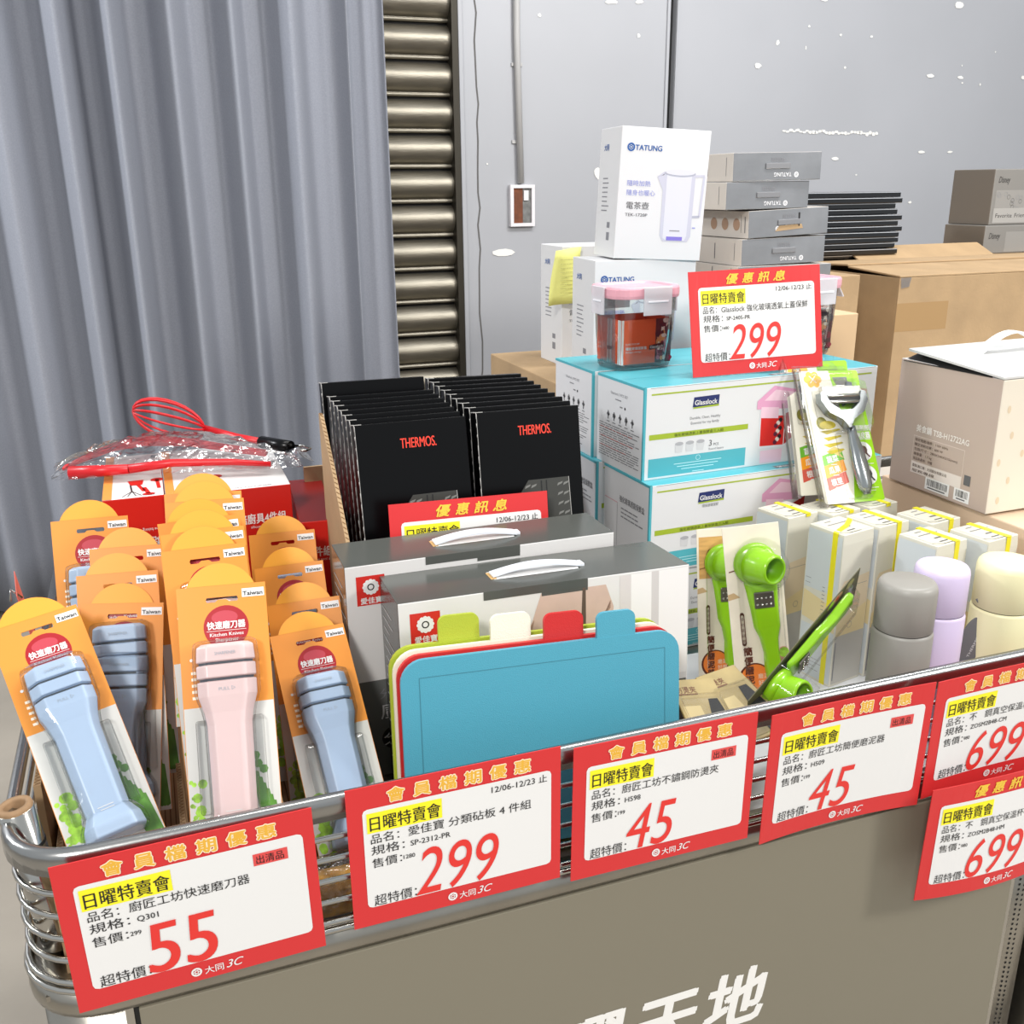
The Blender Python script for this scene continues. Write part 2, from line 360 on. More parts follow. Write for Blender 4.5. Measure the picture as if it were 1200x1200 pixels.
b = MB(); b.box((-.090, .8362, .02), (1.034, .8392, .714), DARK); b.build('panel_gap', cart, CI)
PAN = mat('taupe_panel', (128, 122, 106), .32, bump=.03, bscale=20)
b = MB(); b.box((-.085, .829, .03), (1.029, .8358, .7135), PAN); b.build('front_panel', cart, CI, bevel=.001)
p = Print((0, .829, 0)); PW = mat('panel_lettering_white', (240, 238, 234), .4)
for ch, x in zip('日曜天地', (.250, .350, .449, .549)):
    p.text(ch, x, .456, .092, PW, bold=.05, shear=.15, w=.086, l=1)
p.build('lettering', cart, CI)
b = MB(); HB = mat('perforation_black', (14, 13, 12), .9)
def hole(x, y, nx, ny, z, r=.0022):
    tx, ty = -ny, nx; q = [(x+nx*.0004+tx*r*math.cos(k*math.pi/3), y+ny*.0004+ty*r*math.cos(k*math.pi/3), z+r*math.sin(k*math.pi/3)) for k in range(6)]
    b.add(q, [tuple(range(6))], HB)
cols = []
for cx, s_ in ((X0+.083, -1), (X1-.083, 1)):
    for k in range(11):
        t = math.radians(84)*k/10
        cols.append((cx+s_*(R-.008)*math.sin(t)+s_*.004, Y0+R-(R-.008)*math.cos(t), s_*math.sin(t), -math.cos(t), k, s_))
for x, y, nx, ny, k, s_ in cols:
    for j in range(70):
        z = .685-.0085*j-(k % 2)*.00425
        if s_ < 0 and z > .69: continue
        hole(x, y, nx, ny, z)
o = b.build('perforations', cart, CI); o['kind'] = 'stuff'
for (x, y) in ((X0+.1, Y0+.1), (X1-.1, Y0+.1), (X0+.1, Y1-.1), (X1-.1, Y1-.1)):
    b = MB(); b.lathe([(0, -.012), (.03, -.012), (.035, -.006), (.035, .006), (.03, .012), (0, .012)], mat('caster_rubber', (40, 40, 42), .6), 20); b.build('caster', cart, CI @ Matrix.Translation((x, y, .036)) @ Matrix.Rotation(math.pi/2, 4, 'X'))
nb = dup(cart, TM(X1+.02, Y0+.0, 0), 'neighbouring stainless steel cart just past the right corner post')

# ================================================================== SHELF CARDS (price signs)
def logo(p, cu, cv, r, m, l=2):
    p.ring(cu, cv, r*.62, r, m, l, 18); p.ring(cu, cv, r*.22, r*.42, m, l, 12)
    for k in range(6):
        t = k*math.pi/3; p.line((cu+r*.43*math.cos(t), cv+r*.43*math.sin(t)), (cu+r*.61*math.cos(t), cv+r*.61*math.sin(t)), r*.16, m, l)
def sign(M, label, title, name, spec, was, price, stamp=False, date=False, W=.227, H=.1625, curve=0, thin=False, group='red and white price cards'):
    t = thing('price_card', M, label, 'price sign', group)
    wf = (lambda u, v: curve*(((u/W)-.5)**2*4-1)*.012*(1-v/H*.7)+max(0, curve)*.004) if curve else None
    c = Print((0, 0, 0), warp=wf)
    n = 14; vs = []; fs = []
    for i in range(n+1):
        for v in (0, H/2, H):
            vs += [c.P(W*i/n, v, 0), c.P(W*i/n, v, -4)]
    for i in range(n):
        a = i*6; e = a+6
        for j in (0, 2):
            fs += [(a+j, e+j, e+j+2, a+j+2), (a+j+1, a+j+3, e+j+3, e+j+1)]
        fs += [(a, a+1, e+1, e), (a+4, e+4, e+5, a+5)]
    fs += [(0, 2, 3, 1), (2, 4, 5, 3), (n*6, n*6+1, n*6+3, n*6+2), (n*6+2, n*6+3, n*6+5, n*6+4)]
    mb = MB(); mb.add(vs, fs, RED); mb.build('card', t)
    p = Print((0, 0, 0), warp=wf)
    p.rr(.068*W, .135*H, .952*W, .845*H, .022*W, WHITE, 1.5)
    tb = len(title)
    if tb == 6:
        for k, ch in enumerate(title):
            x = W*(.22+.118*k); p.text(ch, x, .878*H, .0160, CREAMY, 2.2, bold=.14, w=.0170, align='c'); p.text(ch, x, .878*H, .0160, GOLD, 3.4, bold=.045, w=.0170, align='c')
    else:
        for k, ch in enumerate(title): p.text(ch, W*(.33+.118*k), .876*H, .0168, mat('title_gold', (236, 196, 66), .4), 2.5, bold=.05, shear=.25, w=.0205, align='c')
    p.rect(.085*W, .675*H, .425*W, .815*H, YEL, 3); p.text('日曜特賣會', .098*W, .697*H, .018, INK, 4.5, w=.32*W, bold=.012)
    p.text('品名：'+name, .098*W, .602*H, .0118, INK, 3.5, w=min(.80*W, .0122*(2.6+sum(.54 if ord(c_) < 256 else 1 for c_ in name))))
    p.text('規格：', .098*W, .520*H, .0118, INK, 3.5, w=.150*W); p.text(spec, .275*W, .523*H, .0088, INK, 3.5, bold=.012)
    p.text('售價：', .098*W, .428*H, .0118, INK, 3.5, w=.135*W); p.text(was, .240*W, .438*H, .0066, INK, 3.5, bold=.012)
    p.text('超特價：', .098*W, .148*H, .014, INK, 3.5, w=.195*W)
    pw = {2: .27, 3: .40}[len(price)]*W
    p.text(price, .290*W, .140*H, .06, PRICE, 4.2, hfit=.055, w=pw, bold=.018 if not thin else 0, shear=.22 if thin else .08)
    if stamp:
        p.rect(.745*W, .700*H, .885*W, .780*H, STAMP, 3); p.text('出清品', .757*W, .716*H, .010, INK, 4.2, w=.112*W)
    if date: p.text('12/06-12/23 止', .66*W, .772*H, .0098, INK, 3.5, w=.27*W, bold=.006)
    logo(p, .462*W, .068*H, .0050, WHITE, 2.5); p.text('大同', .495*W, .042*H, .0092, WHITE, 2.5, bold=.02); p.text('3C', .582*W, .042*H, .0125, WHITE, 2.5, shear=.35, bold=.012)
    p.build('printing', t)
    return t
T1, T2 = '會員檔期優惠', '優惠訊息'
sign(TM(-.133, .812, .7415, 0, 1, -1.2), 'red price card reading 55, on the rim below the sharpener packs', T1, '廚匠工坊快速磨刀器', 'Q301', '299', '55', stamp=True)
sign(TM(.1235, .815, .7535, 0, 0, 0), 'red price card reading 299, hung on the rim below the blue cutting boards', T1, '愛佳寶 分類砧板 4 件組', 'SP-2312-PR', '1280', '299', date=True, thin=True, W=.223, H=.161)
sign(TM(.3592, .815, .7445, 0, 0, .7), 'red price card reading 45, directly right of the 299 card under the cutting boards', T1, '廚匠工坊不鏽鋼防燙夾', 'H598', '199', '45', stamp=True, W=.222, H=.164, thin=True)
sign(TM(.5945, .812, .7325, 0, 1, .5), 'red price card reading 45 beneath the standing grey bottle, next to the upper 699 card', T1, '廚匠工坊簡便磨泥器', 'H509', '199', '45', stamp=True, H=.170, curve=.6, thin=True)
sign(TM(.8267, .811, .737, 0, 1, 0), 'upper red price card reading 699, cut off by the frame edge, under the lavender bottle', T1, '不　鋼真空保溫杯-象牙', 'ZOSM2B48-CM', '980', '699', date=True, curve=.4, thin=True)
sign(TM(.824, .795, .5975, 0, 1, 1), 'lower red price card reading 699, hanging in front of the taupe panel', T2, '不　鋼真空保溫杯-原野灰(48', 'ZOSM2B48-HM', '980', '699', date=True, curve=-.9, thin=True)
sign(TM(.7954, 1.3508, 1.1706, -6, -10, -1.6), 'upper red price card reading 299, propped in front of the glass jars', T2, 'Glasslock 強化玻璃透氣上蓋保鮮', 'SP-2405-PR', '1680', '299', date=True, curve=.5, thin=True)
sign(TC(.2655, 1.203, 1.068, 3, -12, 2.4, .1625), 'red price card half hidden behind the grey-topped cutting board cartons', T2, '精廚能不　鋼三入刀具組', 'SP-1312', '1980', '499', date=True)
# ================================================================== KNIFE SHARPENER PACKS
CW, CHT, SPL = .088, .270, .121
OR_ = mat('orange_card', (224, 142, 48), .42); ORD = mat('orange_dome', (234, 160, 46), .42); BACKW = mat('card_pale_grey', (205, 205, 200), .4)
BADGE = mat('badge_red', (166, 26, 36), .3); LEAF = mat('print_leaf_green', (150, 200, 60), .45, var=.45, vscale=120); LEEK = mat('print_leek_green', (86, 140, 50), .45, var=.4, vscale=90, stretch=(1, 1, .3))
def arc_dome(x0, x1, y, hgt, n=16):
    c = (x1-x0)/2; r = (c*c+hgt*hgt)/(2*hgt); cx = (x0+x1)/2; cy = y+hgt-r; a = math.asin(c/r)
    return [(cx+r*math.sin(a-2*a*k/n), cy+r*math.cos(a-2*a*k/n)) for k in range(n+1)]
def sharpener_sections(sc=1, dsc=1, grooves=True):
    z0 = CHT-.060; S_ = [(0, .0225, .020), (-.003, .0275, .024), (-.018, .0285, .026)]
    if grooves: S_ += [(-.0182, .026, .0225), (-.0212, .026, .0225), (-.0214, .0285, .0265)]
    S_ += [(-.034, .0285, .027)]
    if grooves: S_ += [(-.0342, .026, .0225), (-.0372, .026, .0225), (-.0374, .0285, .027)]
    S_ += [(-.052, .0283, .027), (-.068, .0235, .026), (-.080, .0215, .026), (-.165, .0205, .027), (-.178, .027, .034), (-.190, .0285, .035), (-.193, .026, .032)]
    out = []
    for dz, hw, dp in S_:
        hw *= sc; dp = dp*dsc; cx = CW/2; c = hw*.34; z = z0+dz*(1 if sc == 1 else 1.02)+(.004 if sc != 1 else 0)
        out.append([(cx-hw, -.0012, z), (cx-hw, -dp*.62, z), (cx-hw+c, -dp, z), (cx+hw-c, -dp, z), (cx+hw, -dp*.62, z), (cx+hw, -.0012, z)])
    return out
def sharpener_pack(color, name_, M, label, group):
    t = thing('knife_sharpener_pack', M, label, 'packaged sharpener', group)
    slot = [(.029, CHT-.014), (.037, CHT-.014), (.040, CHT-.0165), (.048, CHT-.0165), (.051, CHT-.014), (.059, CHT-.014), (.060, CHT-.0165), (.059, CHT-.019), (.029, CHT-.019), (.028, CHT-.0165)]
    slot = [(a, 2*(CHT-.0155)-b_) for a, b_ in slot]
    out = [(0, 0), (CW, 0), (CW, CHT)]+arc_dome(.010, .077, CHT, .0235)+[(0, CHT)]
    vs, fs = shape2d([out, slot], .0009)
    b = MB(); b.add([(x, z_, y) for (x, y, z_) in vs], [tuple(reversed(f)) for f in fs], OR_); b.build('card', t)
    p = Print((0, -.00045, 0)); d = arc_dome(.0105, .0765, CHT+.0003, .0228)
    p.poly([d[0]]+d[1:] , ORD, .6)
    p.rect(.0005, 0, CW-.0005, CHT-SPL, BACKW, .6)
    p.text('Taiwan', .0650, CHT-.0125, .0062, INK, 2.2, w=.0195, bold=.03); p.rect(.0640, CHT-.0140, .0862, CHT-.0052, WHITE, 1); p.ring(.0694, CHT-.0098, .0001, .0001, INK, 1)
    p.disc(.0465, CHT-.0430, .0222, BADGE, 1, 32); p.disc(.0455, CHT-.0330, .0130, mat('badge_highlight', (188, 66, 78), .3), 1.4, 20, rv=.0070)
    p.text('快速磨刀器', .0465, CHT-.0440, .0085, WHITE, 2.4, w=.0375, bold=.05, align='c')
    p.rect(.027, CHT-.0467, .066, CHT-.0463, WHITE, 2.4)
    p.text('Kitchen Knives', .0465, CHT-.0520, .0052, WHITE, 2.4, w=.033, bold=.02, align='c'); p.text('Sharpener', .0465, CHT-.0575, .0052, WHITE, 2.4, w=.023, bold=.02, align='c')
    for k in range(5): p.rect(.0095, CHT-.088-.0062*k, .0145, CHT-.0852-.0062*k, mat('print_pale', (250, 236, 214), .4), 1)
    p.disc(.0105, CHT-.0735, .0016, WHITE, 1, 10)
    for k in range(26):                                       # lettuce, printed
        cx = random.uniform(.003, .018); cy = random.uniform(.012, .078); p.disc(cx, cy, random.uniform(.0035, .006)*(1 if cx > .006 else .45), LEAF, 1+k*.02, 8)
    for k in range(6):
        a = .062+.003*k; p.poly([(a, .082-.006*k), (a+.006, .080-.006*k), (min(a+.016, .087), .006), (min(a+.009, .084), .004)], LEEK, 1.1+k*.1)
    for cx, cy in ((.068, .088), (.073, .082), (.066, .096)): p.disc(cx, cy, .0045, LEEK, 1.8, 7)
    p.build('printing', t)
    secs = sharpener_sections(); b = MB()
    GAP = mat('groove_grey', (70, 78, 86), .5); ms = [color]*(len(secs)-1); ms[3] = GAP; ms[7] = GAP
    b.loft(secs, color, mats=ms)
    o = b.build('sharpener', t, fix=True, bevel=.0018)
    zf = CHT-.060; q = Print((0, -.0262, 0)); GR = mat('embossed_grey', (170, 180, 190), .5)
    q.text('SHARPENER', CW/2, zf-.012, .0045, GR, 1, w=.020, align='c'); q.frame((0, -.0272, 0), (1, 0, 0), (0, 0, 1)); q.text('PULL ▷', CW/2, zf-.047, .0045, GR, 1, w=.016, align='c')
    q.line((.035, .048), (.050, .048), .0008, WHITE, 2); q.line((.037, .045), (.050, .045), .0008, WHITE, 2); q.build('marking', o)
    secs = sharpener_sections(1.13, 1.09, False); secs = [[(x, y-.0006, z) for x, y, z in s_] for s_ in secs]
    b = MB(); b.loft(secs, CLEAR); b.build('blister', t, fix=True, bevel=.0025)
    for sx in (.011, .0655):
        b = MB(); b.loft([[(sx, -.0012, z), (sx, -dp, z), (sx+.011, -dp, z), (sx+.011, -.0012, z)] for z, dp in ((.045, .004), (.048, .012), (.132, .012), (.136, .004))], CLEAR)
        b.build('blister_rib', t, fix=True, bevel=.003)
    return t
BLUE = mat('pale_blue_plastic', (174, 194, 218), .3); PINK = mat('pale_pink_plastic', (230, 204, 202), .3)
G = 'orange carded knife sharpener packs'
pinkp = sharpener_pack(PINK, 'pink', TC(-.005, .990, 1.074, -3.7, -29, 1.5, CHT), 'front pack of the middle column, orange card holding a pale pink knife sharpener', G)
bluep = sharpener_pack(BLUE, 'blue', TC(-.193, 1.060, 1.027, 8.7, -45, -8.6, CHT), 'front left tilted pack, orange card holding a long pale blue knife sharpener', G)
B_ = [((-.108, 1.132, 1.016, -2.2, -28.8, 6.2), 'upright pack just behind the tilted front left one, pale blue sharpener in shade'),
      ((-.1105, 1.150, 1.0435, -3.8, -27, 1.5), 'left column orange sharpener card, third from the front, only its top showing'),
      ((-.097, 1.205, 1.055, -3.8, -27, 1.6), 'left column orange sharpener card, fourth from the front, overlapped by the middle column'),
      ((-.140, 1.262, 1.077, 1.9, -26, 2), 'rearmost tall orange sharpener card of the left column, blue sharpener edge showing'),
      ((.090, 1.080, .964, 4.8, -44, 0), 'front pack of the right column, orange card with a pale blue sharpener beside the cartons'),
      ((.0965, 1.150, .9735, -10.3, -33, -4.3), 'right column orange sharpener card directly behind the front blue one'),
      ((.092, 1.235, .9915, -9.1, -32, -3.4), 'right column orange sharpener card with half its red badge showing'),
      ((.0945, 1.310, 1.0125, -8, -30, -1.5), 'rearmost right column orange sharpener card, its round top glinting gold')]
for pose, lab in B_: dup(bluep, TC(*pose, CHT), lab)
M_ = [((-.016, 1.062, 1.0905, -.5, -28, .2), 'middle column orange sharpener card right behind the pink one'),
      ((-.0145, 1.078, 1.104, .5, -28, -.2), 'middle column orange sharpener card, third from the front, mostly its round top showing'),
      ((-.0165, 1.108, 1.1075, 1, -27, -.5), 'middle column orange sharpener card, fourth from the front, wider to the left'),
      ((-.006, 1.161, 1.115, -2.9, -27, 1.4), 'middle column orange sharpener card, second from the back'),
      ((-.006, 1.187, 1.118, -4, -27, 1.9), 'rearmost orange sharpener card of the middle column against the red cartons')]
for pose, lab in M_: dup(pinkp, TC(*pose, CHT), lab)

# kraft tray that holds the packs
t = thing('corrugated_tray', TM(-.160, .868, .737), 'open brown corrugated carton tray around the sharpener packs', 'carton')
def corr(name, a, b_, axis):                                 # wall with visible fluted top edge
    m = MB(); m.box(a, b_, KRAFT)
    FL = mat('flute_pale', (206, 176, 130), .8); x0, y0, z0 = a; x1, y1, z1 = b_
    L = (x1-x0) if axis == 'x' else (y1-y0); n = int(L/.006)
    for k in range(n):
        s = k*.006
        if axis == 'y':
            m.add([(x0+.0006, y0+s, z1+.0003), (x1-.0006, y0+s+.003, z1+.0003), (x1-.0006, y0+s+.0045, z1+.0003), (x0+.0006, y0+s+.0015, z1+.0003)], [(0, 1, 2, 3)], KRAFTD)
            m.add([(x1-.0006, y0+s+.003, z1+.0003), (x0+.0006, y0+s+.006, z1+.0003), (x0+.0006, y0+s+.0045, z1+.0003)], [(0, 1, 2)], KRAFTD)
        else:
            m.add([(x0+s, y0+.0006, z1+.0003), (x0+s+.003, y1-.0006, z1+.0003), (x0+s+.0045, y1-.0006, z1+.0003), (x0+s+.0015, y0+.0006, z1+.0003)], [(3, 2, 1, 0)], KRAFTD)
    return m.build(name, t)
corr('side_wall', (0, .085, 0), (.007, .50, .165), 'y'); corr('side_wall', (.014, 0, 0), (.020, .46, .105), 'y')
corr('side_wall', (.350, 0, 0), (.356, .46, .050), 'y'); corr('divider', (.232, .0, 0), (.238, .44, .085), 'y'); corr('divider', (.130, .02, 0), (.136, .44, .085), 'y')
corr('back_wall', (.018, .455, 0), (.356, .461, .16), 'x'); corr('floor_sheet', (.018, 0, 0), (.356, .46, .006), 'x')
# metal tube with a cardboard core in the front left corner
t = thing('foil_roll', TM(-.155, .915, .745, 0, 0, -6), 'shiny metallic roll with a brown cardboard core standing in the front left cart corner', 'roll')
MB().lathe([(.0165, 0), (.0165, .160), (.0155, .1605), (.0155, 0)], CHROME, 24).lathe([(.0167, .118), (.0171, .120), (.0167, .122)], DARK, 24).build('foil_sleeve', t)
MB().lathe([(.0153, .10), (.0160, .1615), (.0150, .1645), (.0105, .1645), (.0095, .1625), (.0095, .10)], mat('core_board', (146, 116, 84), .7, var=.15, vscale=80), 24).build('cardboard_core', t)
# small boxed pack low in the corner, seen through the wires
t = thing('small_carton', TM(-.128, .862, .745, 8), 'small kraft and white carton seen through the left corner wires', 'carton')
MB().box((0, 0, 0), (.06, .05, .075), KRAFT).build('box', t, bevel=.001); p = Print((0, 0, 0)); p.rect(.022, .002, .058, .072, WHITE); p.build('printing', t)
for (xx, yy, lab) in ((.085, .853, 'clear bagged pack lying low behind the wires between the 55 and first 299 cards'),):
    t = thing('bagged_pack', TM(xx, yy, .742), lab, 'bagged goods')
    MB().box((0, 0, 0), (.05, .025, .045), mat('amber_card', (190, 140, 50), .6, var=.5, vscale=70)).build('contents', t, bevel=.004)
    MB().box((-.008, -.006, -.001), (.060, .033, .058), clear('bag_film', (.98, .98, .98), .12, .1, .9, 60)).build('bag', t, bevel=.008, seg=3)
# red card seen from behind on the left rim
t = thing('back_facing_card', TM(-.180, 1.28, .885, 98, -8, 4), 'salmon red card seen from behind on the far left rim', 'price sign')
MB().box((0, 0, 0), (.12, .0008, .095), mat('salmon_card', (222, 110, 96), .5)).build('card', t)
MB().tube([(.02, -.004, .085), (.02, .006, .100), (.02, .010, .085)], .0015, CHROME, 6).build('clip', t)

# ================================================================== CUTTING BOARD CARTONS AND BOARDS
GTOP = mat('dark_grey_gloss', (82, 84, 80), .22); SIDEG = mat('charcoal_gloss', (62, 64, 62), .2); SILVERW = mat('pearl_white_card', (222, 220, 218), .33)
HANDLE = mat('handle_plastic', (228, 232, 238), .25)
def board_carton(M, w, d, h, label, torso):
    t = thing('cutting_board_carton', M, label, 'carton', 'grey-topped cutting board cartons')
    MB().box((0, 0, 0), (w, d, h), SILVERW, {'top': GTOP, 'left': SIDEG, 'back': SIDEG, 'right': SILVERW}).build('box', t, bevel=.0012)
    q = MB(); q.box((.10, -.0006, h-.010), (w*.63, 0, h+.0003), GTOP); q.box((w*.47, -.0004, h-.0145), (w*.63, .0, h-.008), GTOP); q.build('lid_flap', t)
    p = Print((0, 0, h), (1, 0, 0), (0, 1, 0)); p.poly([(w*.345, d*.35), (w*.64, d*.35), (w*.66, d*.62), (w*.34, d*.62)], WHITE, .8)
    p.poly([(w*.335, d*.36), (w*.355, d*.36), (w*.36, d*.60), (w*.335, d*.60)], mat('raw_card_edge', (196, 158, 100), .7), 1.2)
    p.frame((0, 0, 0), (1, 0, 0), (0, 0, 1))
    LR = mat('logo_red', (206, 46, 40), .35)
    p.rect(.013, h-.052, .048, h-.014, LR, 1); cx, cz = .0305, h-.0285
    for k in range(12): p.disc(cx+.0078*math.cos(k*math.pi/6), cz+.0078*math.sin(k*math.pi/6), .0026, WHITE, 2+.03*k, 8)
    p.disc(cx, cz, .0082, WHITE, 2.4, 20); p.ring(cx, cz, .0030, .0044, INK, 3, 18); p.text('愛佳寶', cx, h-.0495, .0090, WHITE, 2, w=.026, align='c', bold=.03)
    p.rect(.002, .0, w-.002, h*.47, mat('printed_band_grey', (104, 106, 104), .3), .6); p.text('分類砧板', .034, h*.47-.026, .016, GREYT, 2, w=.075)
    p.text('廚房', .034, h*.47-.054, .024, BWHITE, 2, w=.062); p.disc(.050, h*.47-.084, .016, DARK, 1.5, 24); p.text('分類', .036, h*.47-.092, .022, BWHITE, 3, w=.060)
    if torso:
        SK = mat('print_blouse_beige', (205, 178, 164), .4, var=.06, vscale=30); SH = mat('print_blouse_shade', (160, 130, 116), .4); y = h-.011
        p.poly([(.135, h*.6), (.142, h-.075), (.158, h-.045), (.170, y), (.252, y), (.262, h-.040), (.258, h-.08), (.24, h*.6)], SK, 1)
        p.poly([(.136, h-.092), (.150, h-.060), (.161, h-.042), (.152, h-.080), (.152, h*.6), (.136, h*.6)], SH, 1.4)
        p.poly([(.222, y), (.226, y), (.226, h-.05), (.224, h*.6), (.217, h*.6)], mat('apron_strap', (92, 76, 66), .5), 1.6)
        for k in range(5): p.line((.232+.004*k, h-.070+.004*k), (.258, h-.040+.002*k), .0012, SH, 1.6)
        for a, c_ in ((.270, (214, 208, 206)), (.285, (236, 234, 232)), (.312, (206, 202, 200)), (.322, (236, 234, 232))): p.rect(a, h*.5, {.270: .285, .285: .312, .312: .322}.get(a, w-.002), h-.003, mat('print_wall%d' % int(a*1000), c_, .35), .9)
    p.frame((0, d, 0), (0, -1, 0), (0, 0, 1)); random.seed(3)
    for k in range(17): a = random.uniform(.008, .02); p.rect(a, h-.035-k*.0125, a+random.uniform(.03, .075), h-.0335-k*.0125, mat('pale_lines', (196, 198, 198), .4), 1)
    p.build('printing', t)
    b = MB(); L = w*.31; pts = [(w*.345+L*k/12, d*.48, h+.001+.007*math.sin(math.pi*k/12)) for k in range(13)]
    b.loft([[(x, y-.009, z), (x, y+.009, z), (x, y+.009, z+.0022), (x, y-.009, z+.0022)] for x, y, z in pts], HANDLE)
    b.box((w*.645, d*.42, h), (w*.67, d*.56, h+.003), HANDLE); b.build('handle', t, fix=True)
    return t
board_carton(TM(.2233, .9768, .7375, -1.7, -3.4, 0), .363, .1075, .2825, 'front grey-topped carton with a white handle and a beige blouse picture, behind the boards', True)
board_carton(TM(.1851, 1.098, .7375, -.3, 0, 0), .3543, .088, .2925, 'rear grey-topped carton with the red flower logo, touching the black knife boxes', False)
BW, BH, BT = .322, .232, .0055
def board(i, rgb, tabx, label):
    m = mat('board_plastic_%d' % i, rgb, .45, bump=.25, bscale=900)
    y = i*.0105
    t = thing('cutting_board', TM(.199, .886, .757, -3.2, -8, 1.3) @ Matrix.Translation((-.0022*i, y, .0022*i)), label, 'cutting board', 'colour-coded cutting boards')
    o1 = rrect(0, 0, BW, BH, .026, 7)
    vs, fs = shape2d([o1], BT); MB().add([(x, BT/2+z, y_) for x, y_, z in vs], [tuple(reversed(f)) for f in fs], m).build('slab', t, bevel=.0015)
    vs, fs = shape2d([rrect(tabx, BH-.012, tabx+.046, BH+.029, .009, 5)], BT*.9); MB().add([(x, BT/2+z, y_) for x, y_, z in vs], [tuple(reversed(f)) for f in fs], m).build('tab', t, bevel=.0015)
    if i == 0:
        gm = mat('board_groove', tuple(int(c*.80) for c in rgb), .5); p = Print()
        for a, b_ in (((.020, .014), (.020, BH-.020)), ((.020, BH-.020), (BW-.018, BH-.020)), ((BW-.018, BH-.020), (BW-.018, .014))): p.line(a, b_, .0009, gm, .8)
        p.build('juice_groove', t)
board(0, (78, 160, 182), .222, 'blue cutting board at the front of the set, its tab furthest right')
board(1, (200, 40, 40), .166, 'red cutting board directly behind the blue one')
board(2, (238, 234, 214), .110, 'cream white cutting board with its tab between green and red')
board(3, (172, 186, 52), .056, 'lime green cutting board at the back of the set, its tab furthest left')

# ================================================================== BLACK KNIFE SET BOXES
EDGE = mat('scuffed_edge', (170, 168, 164), .6); TRAY = mat('print_tray_grey', (62, 62, 58), .3); DASH = mat('print_dash', (120, 120, 116), .4); THR = mat('logo_orange_red', (236, 66, 48), .4); PUR = mat('print_blade_purple', (112, 104, 160), .25)
KH, KD = .42, .0195
def knife_box(w):
    t = thing('knife_set_box', TM(0, 0, 0), '', 'boxed knife set', 'black knife set boxes')
    MB().box((0, 0, 0), (w, KD, KH), BLACKG).build('box', t, bevel=.0012)
    p = Print(); h = KH
    p.text('THERMOS.', w*.39, h-.036, .016, THR, 2, w=.050, bold=.02, hfit=.0135)
    p.poly([(w*.22, 0), (w*.22, h-.150), (w*.46, h-.100), (w*.86, h-.100), (w*.90, 0)], TRAY, 1)
    for cx in (.42, .48, .74, .80):
        for k in range(9): z = h-.112-k*.014; p.poly([(w*cx, z), (w*(cx+.05), z+.003), (w*(cx+.06), z+.006), (w*(cx+.01), z+.004)], DASH, 2)
    for cx in (.58, .63): p.rect(w*cx, 0, w*(cx+.012), h-.102, DARK, 2)
    p.poly([(w*.56, h-.215), (w*.60, h-.190), (w*.70, h-.178), (w*.78, h-.180), (w*.72, h-.190), (w*.62, h-.230)], PUR, 3)
    p.line((0.0006, h-.002), (.0006, .0), .0007, EDGE, .8); p.line((w*.86, h-.100), (w*.90, .1), .0009, EDGE, 2.5)
    p.build('printing', t)
    b = MB(); random.seed(9)
    for k in range(14): a = k/14; b.tube([(0, -.0002, h*(1-a*.5)), (0, -.0002, h*(1-a*.5)-random.uniform(.004, .014))], random.uniform(.0003, .0008), EDGE, 5)
    b.tube([(0, 0, h), (0, KD, h)], .0008, EDGE, 5); b.tube([(0, 0, h), (.010, 0, h)], .0006, EDGE, 5); b.tube([(0, KD, h), (.006, KD, h-.006)], .0007, EDGE, 5); b.build('worn_edge', t)
    return t
kb = knife_box(.156); first = True
ordn = ['front', 'second', 'third', 'fourth', 'fifth', 'sixth', 'seventh', 'eighth', 'ninth']
for k in range(9):
    M = TC(.4067-.0008*k, 1.262+.0275*k, 1.166+.0012*k, 2.5-k*.3, -11+k*.5, 1.2, KH)
    lab = ('front black knife set box of the right row, red lettering and purple blade picture' if k == 0 else 'black knife set box, %s from the front in the right row' % ordn[k] if k < 8 else 'rearmost black knife set box of the right row, nearest the wall')
    if first: kb.matrix_basis = M; kb['label'] = lab; first = False
    else: dup(kb, M, lab)
for k in range(8):
    M = TC(.238-.001*k-(.004 if k == 7 else 0), 1.263+.0235*k+(.012 if k == 7 else 0), 1.163+(.002*k if k < 7 else .026), 2-k*.2, -12+k*.5, .6, KH)
    dup(kb, M, 'front black knife set box of the left row, above the card with yellow title' if k == 0 else 'black knife set box, %s from the front in the left row' % ordn[k] if k < 7 else 'tallest black knife set box at the back of the left row')
t = thing('corrugated_carton', TM(.206, 1.195, .737), 'brown corrugated carton holding the black knife boxes, its fluted edge on the left', 'carton')
for nm, pts in (('side_wall', [(0, 0, 0), (0, .150, 0), (0, .150, .428), (0, .140, .428), (0, .07, .365), (0, 0, .290)]),):
    b = MB(); b.loft([[(x, y, z) for x, y, z in pts], [(x+.005, y, z) for x, y, z in pts]], KRAFT); b.build(nm, t, fix=True)
    b = MB()
    for (a, c_) in zip(pts[2:5], pts[3:6]):
        n = 14
        for k in range(n):
            q = [a[i]+(c_[i]-a[i])*k/n for i in range(3)]; r_ = [a[i]+(c_[i]-a[i])*(k+.5)/n for i in range(3)]
            b.add([(.0005, q[1], q[2]+.0006), (.0045, r_[1], r_[2]+.0006), (.0045, r_[1]-.001, r_[2]-.0008), (.0005, q[1]-.001, q[2]-.0008)], [(0, 1, 2, 3)], KRAFTD)
    b.build('fluted_edge', t)
b = MB(); b.box((0, .345, 0), (.385, .350, .30), KRAFT); b.build('back_wall', t)
b = MB(); b.box((0, -.0, 0), (.385, .345, .004), KRAFT); b.build('floor_sheet', t)
